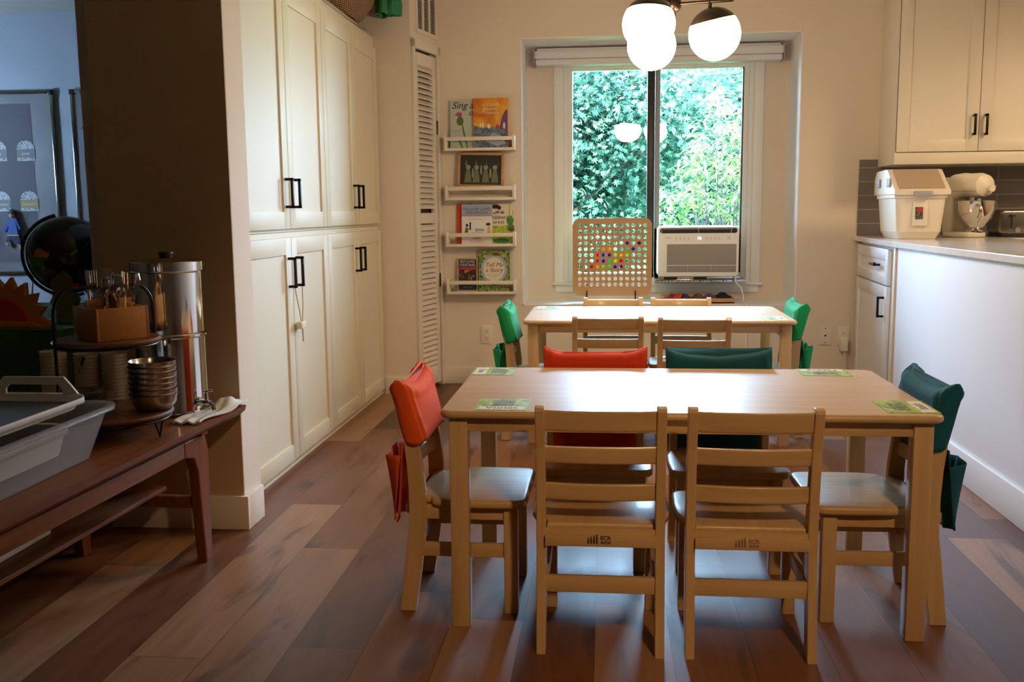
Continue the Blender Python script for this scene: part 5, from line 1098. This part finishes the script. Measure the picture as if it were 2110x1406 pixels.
# ------------------------------------------------------------------ outdoors
M['leaf_maple'] = leaf_mat('leaf_maple', (.004, .020, .014), (.015, .046, .030), (.065, .110, .076))
M['leaf_bright'] = leaf_mat('leaf_bright', (.04, .095, .018), (.095, .165, .042), (.17, .22, .09))
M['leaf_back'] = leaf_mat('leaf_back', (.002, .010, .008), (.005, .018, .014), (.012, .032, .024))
M['bark'] = mat('bark', (.016, .012, .010), .9, bump=.6, bscale=30)
M['grass'] = mat('lawn', (.10, .26, .06), .9, var=.3, vscale=3)
def leaves(centers, normals, size, shape, seed, droop=.3):
    rng = np.random.default_rng(seed); n = len(centers)
    if shape == 'maple':
        ang_ = [(-90, .25), (-40, .55), (-18, .38), (10, .95), (28, .42), (55, .85), (72, .45), (90, 1.15), (108, .45), (125, .85), (152, .42), (170, .95), (198, .38), (220, .55)]
        out = np.array([(r * math.cos(R(a)), r * math.sin(R(a)) + .25) for a, r in ang_])
    else: out = np.array([(0, 0), (.12, .25), (.17, .5), (.11, .85), (0, 1.25), (-.11, .85), (-.17, .5), (-.12, .25)])
    k = len(out)
    nz = normals / np.linalg.norm(normals, axis=1, keepdims=True)
    rnd = rng.normal(size=(n, 3)); rnd[:, 2] -= droop * 2; ty = rnd - (rnd * nz).sum(1, keepdims=True) * nz; ty /= np.linalg.norm(ty, axis=1, keepdims=True); tx = np.cross(ty, nz)
    s = size * rng.uniform(.6, 1.25, (n, 1, 1))
    V = centers[:, None, :] + s * (out[None, :, 0:1] * tx[:, None, :] + out[None, :, 1:2] * ty[:, None, :]) - (s * .18) * (out[None, :, 0:1] ** 2) * nz[:, None, :]
    return V.reshape(-1, 3), k, n, np.clip(rng.normal(.5, .22, n), 0, 1)
def leaf_object(name, parts, matname, parent):
    Vs = []; ks = []; tn = []
    for V, k, n, tone in parts: Vs.append(V); ks += [k] * n; tn += list(tone)
    V = np.concatenate(Vs); me = bpy.data.meshes.new(name); me.vertices.add(len(V)); me.vertices.foreach_set('co', V.astype(np.float32).ravel())
    ks = np.array(ks); me.loops.add(int(ks.sum())); me.loops.foreach_set('vertex_index', np.arange(int(ks.sum()), dtype=np.int32)); me.polygons.add(len(ks))
    me.polygons.foreach_set('loop_start', np.concatenate([[0], np.cumsum(ks)[:-1]]).astype(np.int32))
    at_ = me.attributes.new('tone', 'FLOAT', 'FACE'); at_.data.foreach_set('value', np.array(tn, dtype=np.float32))
    me.update(calc_edges=True); me.validate(); me.materials.append(M[matname]); o = bpy.data.objects.new(name, me); COL.objects.link(o)
    if parent is not None: o.parent = parent; me.transform(world_of(parent).inverted())
    return o
def blob_tree(label, cat, base, blobs, n, size, shape, matname, seed, trunk_r=.09, name='leafy_tree', group=None):
    rng = np.random.default_rng(seed); t = thing(name, label, cat, base, group=group); C_ = []; N_ = []
    vol = np.array([b[3] ** 2 for b in blobs]); cnt = (n * vol / vol.sum()).astype(int)
    for (x, y, z, r), m_ in zip(blobs, cnt):
        d = rng.normal(size=(m_, 3)); d /= np.linalg.norm(d, axis=1, keepdims=True); rad = r * rng.uniform(.62, 1.05, (m_, 1)) * (1 + .22 * np.sin(5 * d[:, :1] + 3 * d[:, 1:2]) * np.cos(4 * d[:, 2:]))
        C_.append(np.array([x, y, z]) + d * rad); nn = d * .6 + rng.normal(size=(m_, 3)) * .45; nn[:, 2] += .55; N_.append(nn)
    leaf_object('foliage', [leaves(np.concatenate(C_), np.concatenate(N_), size, shape, seed + 1)], matname, t)
    bm_ = MB(); top = Vector(blobs[0][:3]); b0 = Vector(base); bm_.tube([b0, b0.lerp(top, .5) + Vector((.08, .05, 0)), top], trunk_r, 10, taper=[1, .75, .35])
    for bl_ in blobs[1:]: bm_.tube([b0.lerp(top, .45), Vector(bl_[:3])], trunk_r * .4, 6, taper=[1, .3])
    bm_.build('trunk', 'bark', t); return t
struct('ground', B(-14, 16, 6.32, 34, -.5, -.45), 'grass')
random.seed(7)
def blobs(cx, cy, cz, spread, n, r, sz=1.):
    out = []
    for i in range(n): out.append((cx + random.uniform(-1, 1) * spread, cy + random.uniform(-.5, .5) * spread, cz + random.uniform(-1, 1) * spread * sz, r * random.uniform(.7, 1.25)))
    return out
blob_tree('large leafy maple filling the left half of the window', 'tree', (-.9, 10.8, -.45), blobs(-.6, 10.8, 1.28, 1.3, 18, .70, .75), 38000, .052, 'maple', 'leaf_maple', 11, group='trees outside the window')
blob_tree('second leafy maple behind the bright shrub in the right half of the window', 'tree', (2.2, 13.1, -.45), blobs(2.2, 13.1, 1.45, 1.4, 18, .72, .75), 38000, .052, 'maple', 'leaf_maple', 21, group='trees outside the window')
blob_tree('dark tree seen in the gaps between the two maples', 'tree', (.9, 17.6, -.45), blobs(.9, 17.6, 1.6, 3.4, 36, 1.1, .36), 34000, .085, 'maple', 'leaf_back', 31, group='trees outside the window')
# bright shrub with long narrow leaves in whorls
sh = thing('bright_shrub', 'bright yellow-green shrub with long narrow leaves, close outside the right window half', 'shrub', (.95, 8.2, -.45))
rng = np.random.default_rng(5); Cn = []; Nn = []; stem = MB(); parts = []
for i in range(170):
    x = rng.uniform(.40, 1.75); y = rng.uniform(7.7, 8.8); z = rng.uniform(.3, 2.05)
    if z > .95 + (x - .40) * 2.6: z = rng.uniform(.5, .95 + (x - .40) * 2.)
    stem.tube([(.95 + (x - .95) * .2, 8.2, -.45), (.95 + (x - .95) * .7, 8.2 + (y - 8.2) * .6, z * .5), (x, y, z)], .008, 5, taper=[1, .6, .25])
    m_ = 26; a = rng.uniform(0, 2 * np.pi, m_); h = rng.uniform(-.16, .05, m_); c = np.stack([x + .03 * np.cos(a), y + .03 * np.sin(a), z + h], 1)
    d = np.stack([np.cos(a), np.sin(a), rng.uniform(-.5, .35, m_)], 1); d /= np.linalg.norm(d, axis=1, keepdims=True)
    sd = np.cross(d, np.array([0, 0, 1.])); sd /= np.linalg.norm(sd, axis=1, keepdims=True); nz = np.cross(sd, d)
    out = np.array([(0, 0), (.12, .25), (.16, .5), (.10, .85), (0, 1.15), (-.10, .85), (-.16, .5), (-.12, .25)]); s = rng.uniform(.06, .11, (m_, 1, 1))
    V = c[:, None, :] + s * (out[None, :, 0:1] * sd[:, None, :] + out[None, :, 1:2] * d[:, None, :]) - s * .25 * (out[None, :, 1:2] ** 2) * np.array([0, 0, 1.])
    parts.append((V.reshape(-1, 3), 8, m_, np.clip(rng.normal(.5, .22, m_), 0, 1)))
leaf_object('foliage', parts, 'leaf_bright', sh); stem.build('stem', 'bark', sh)
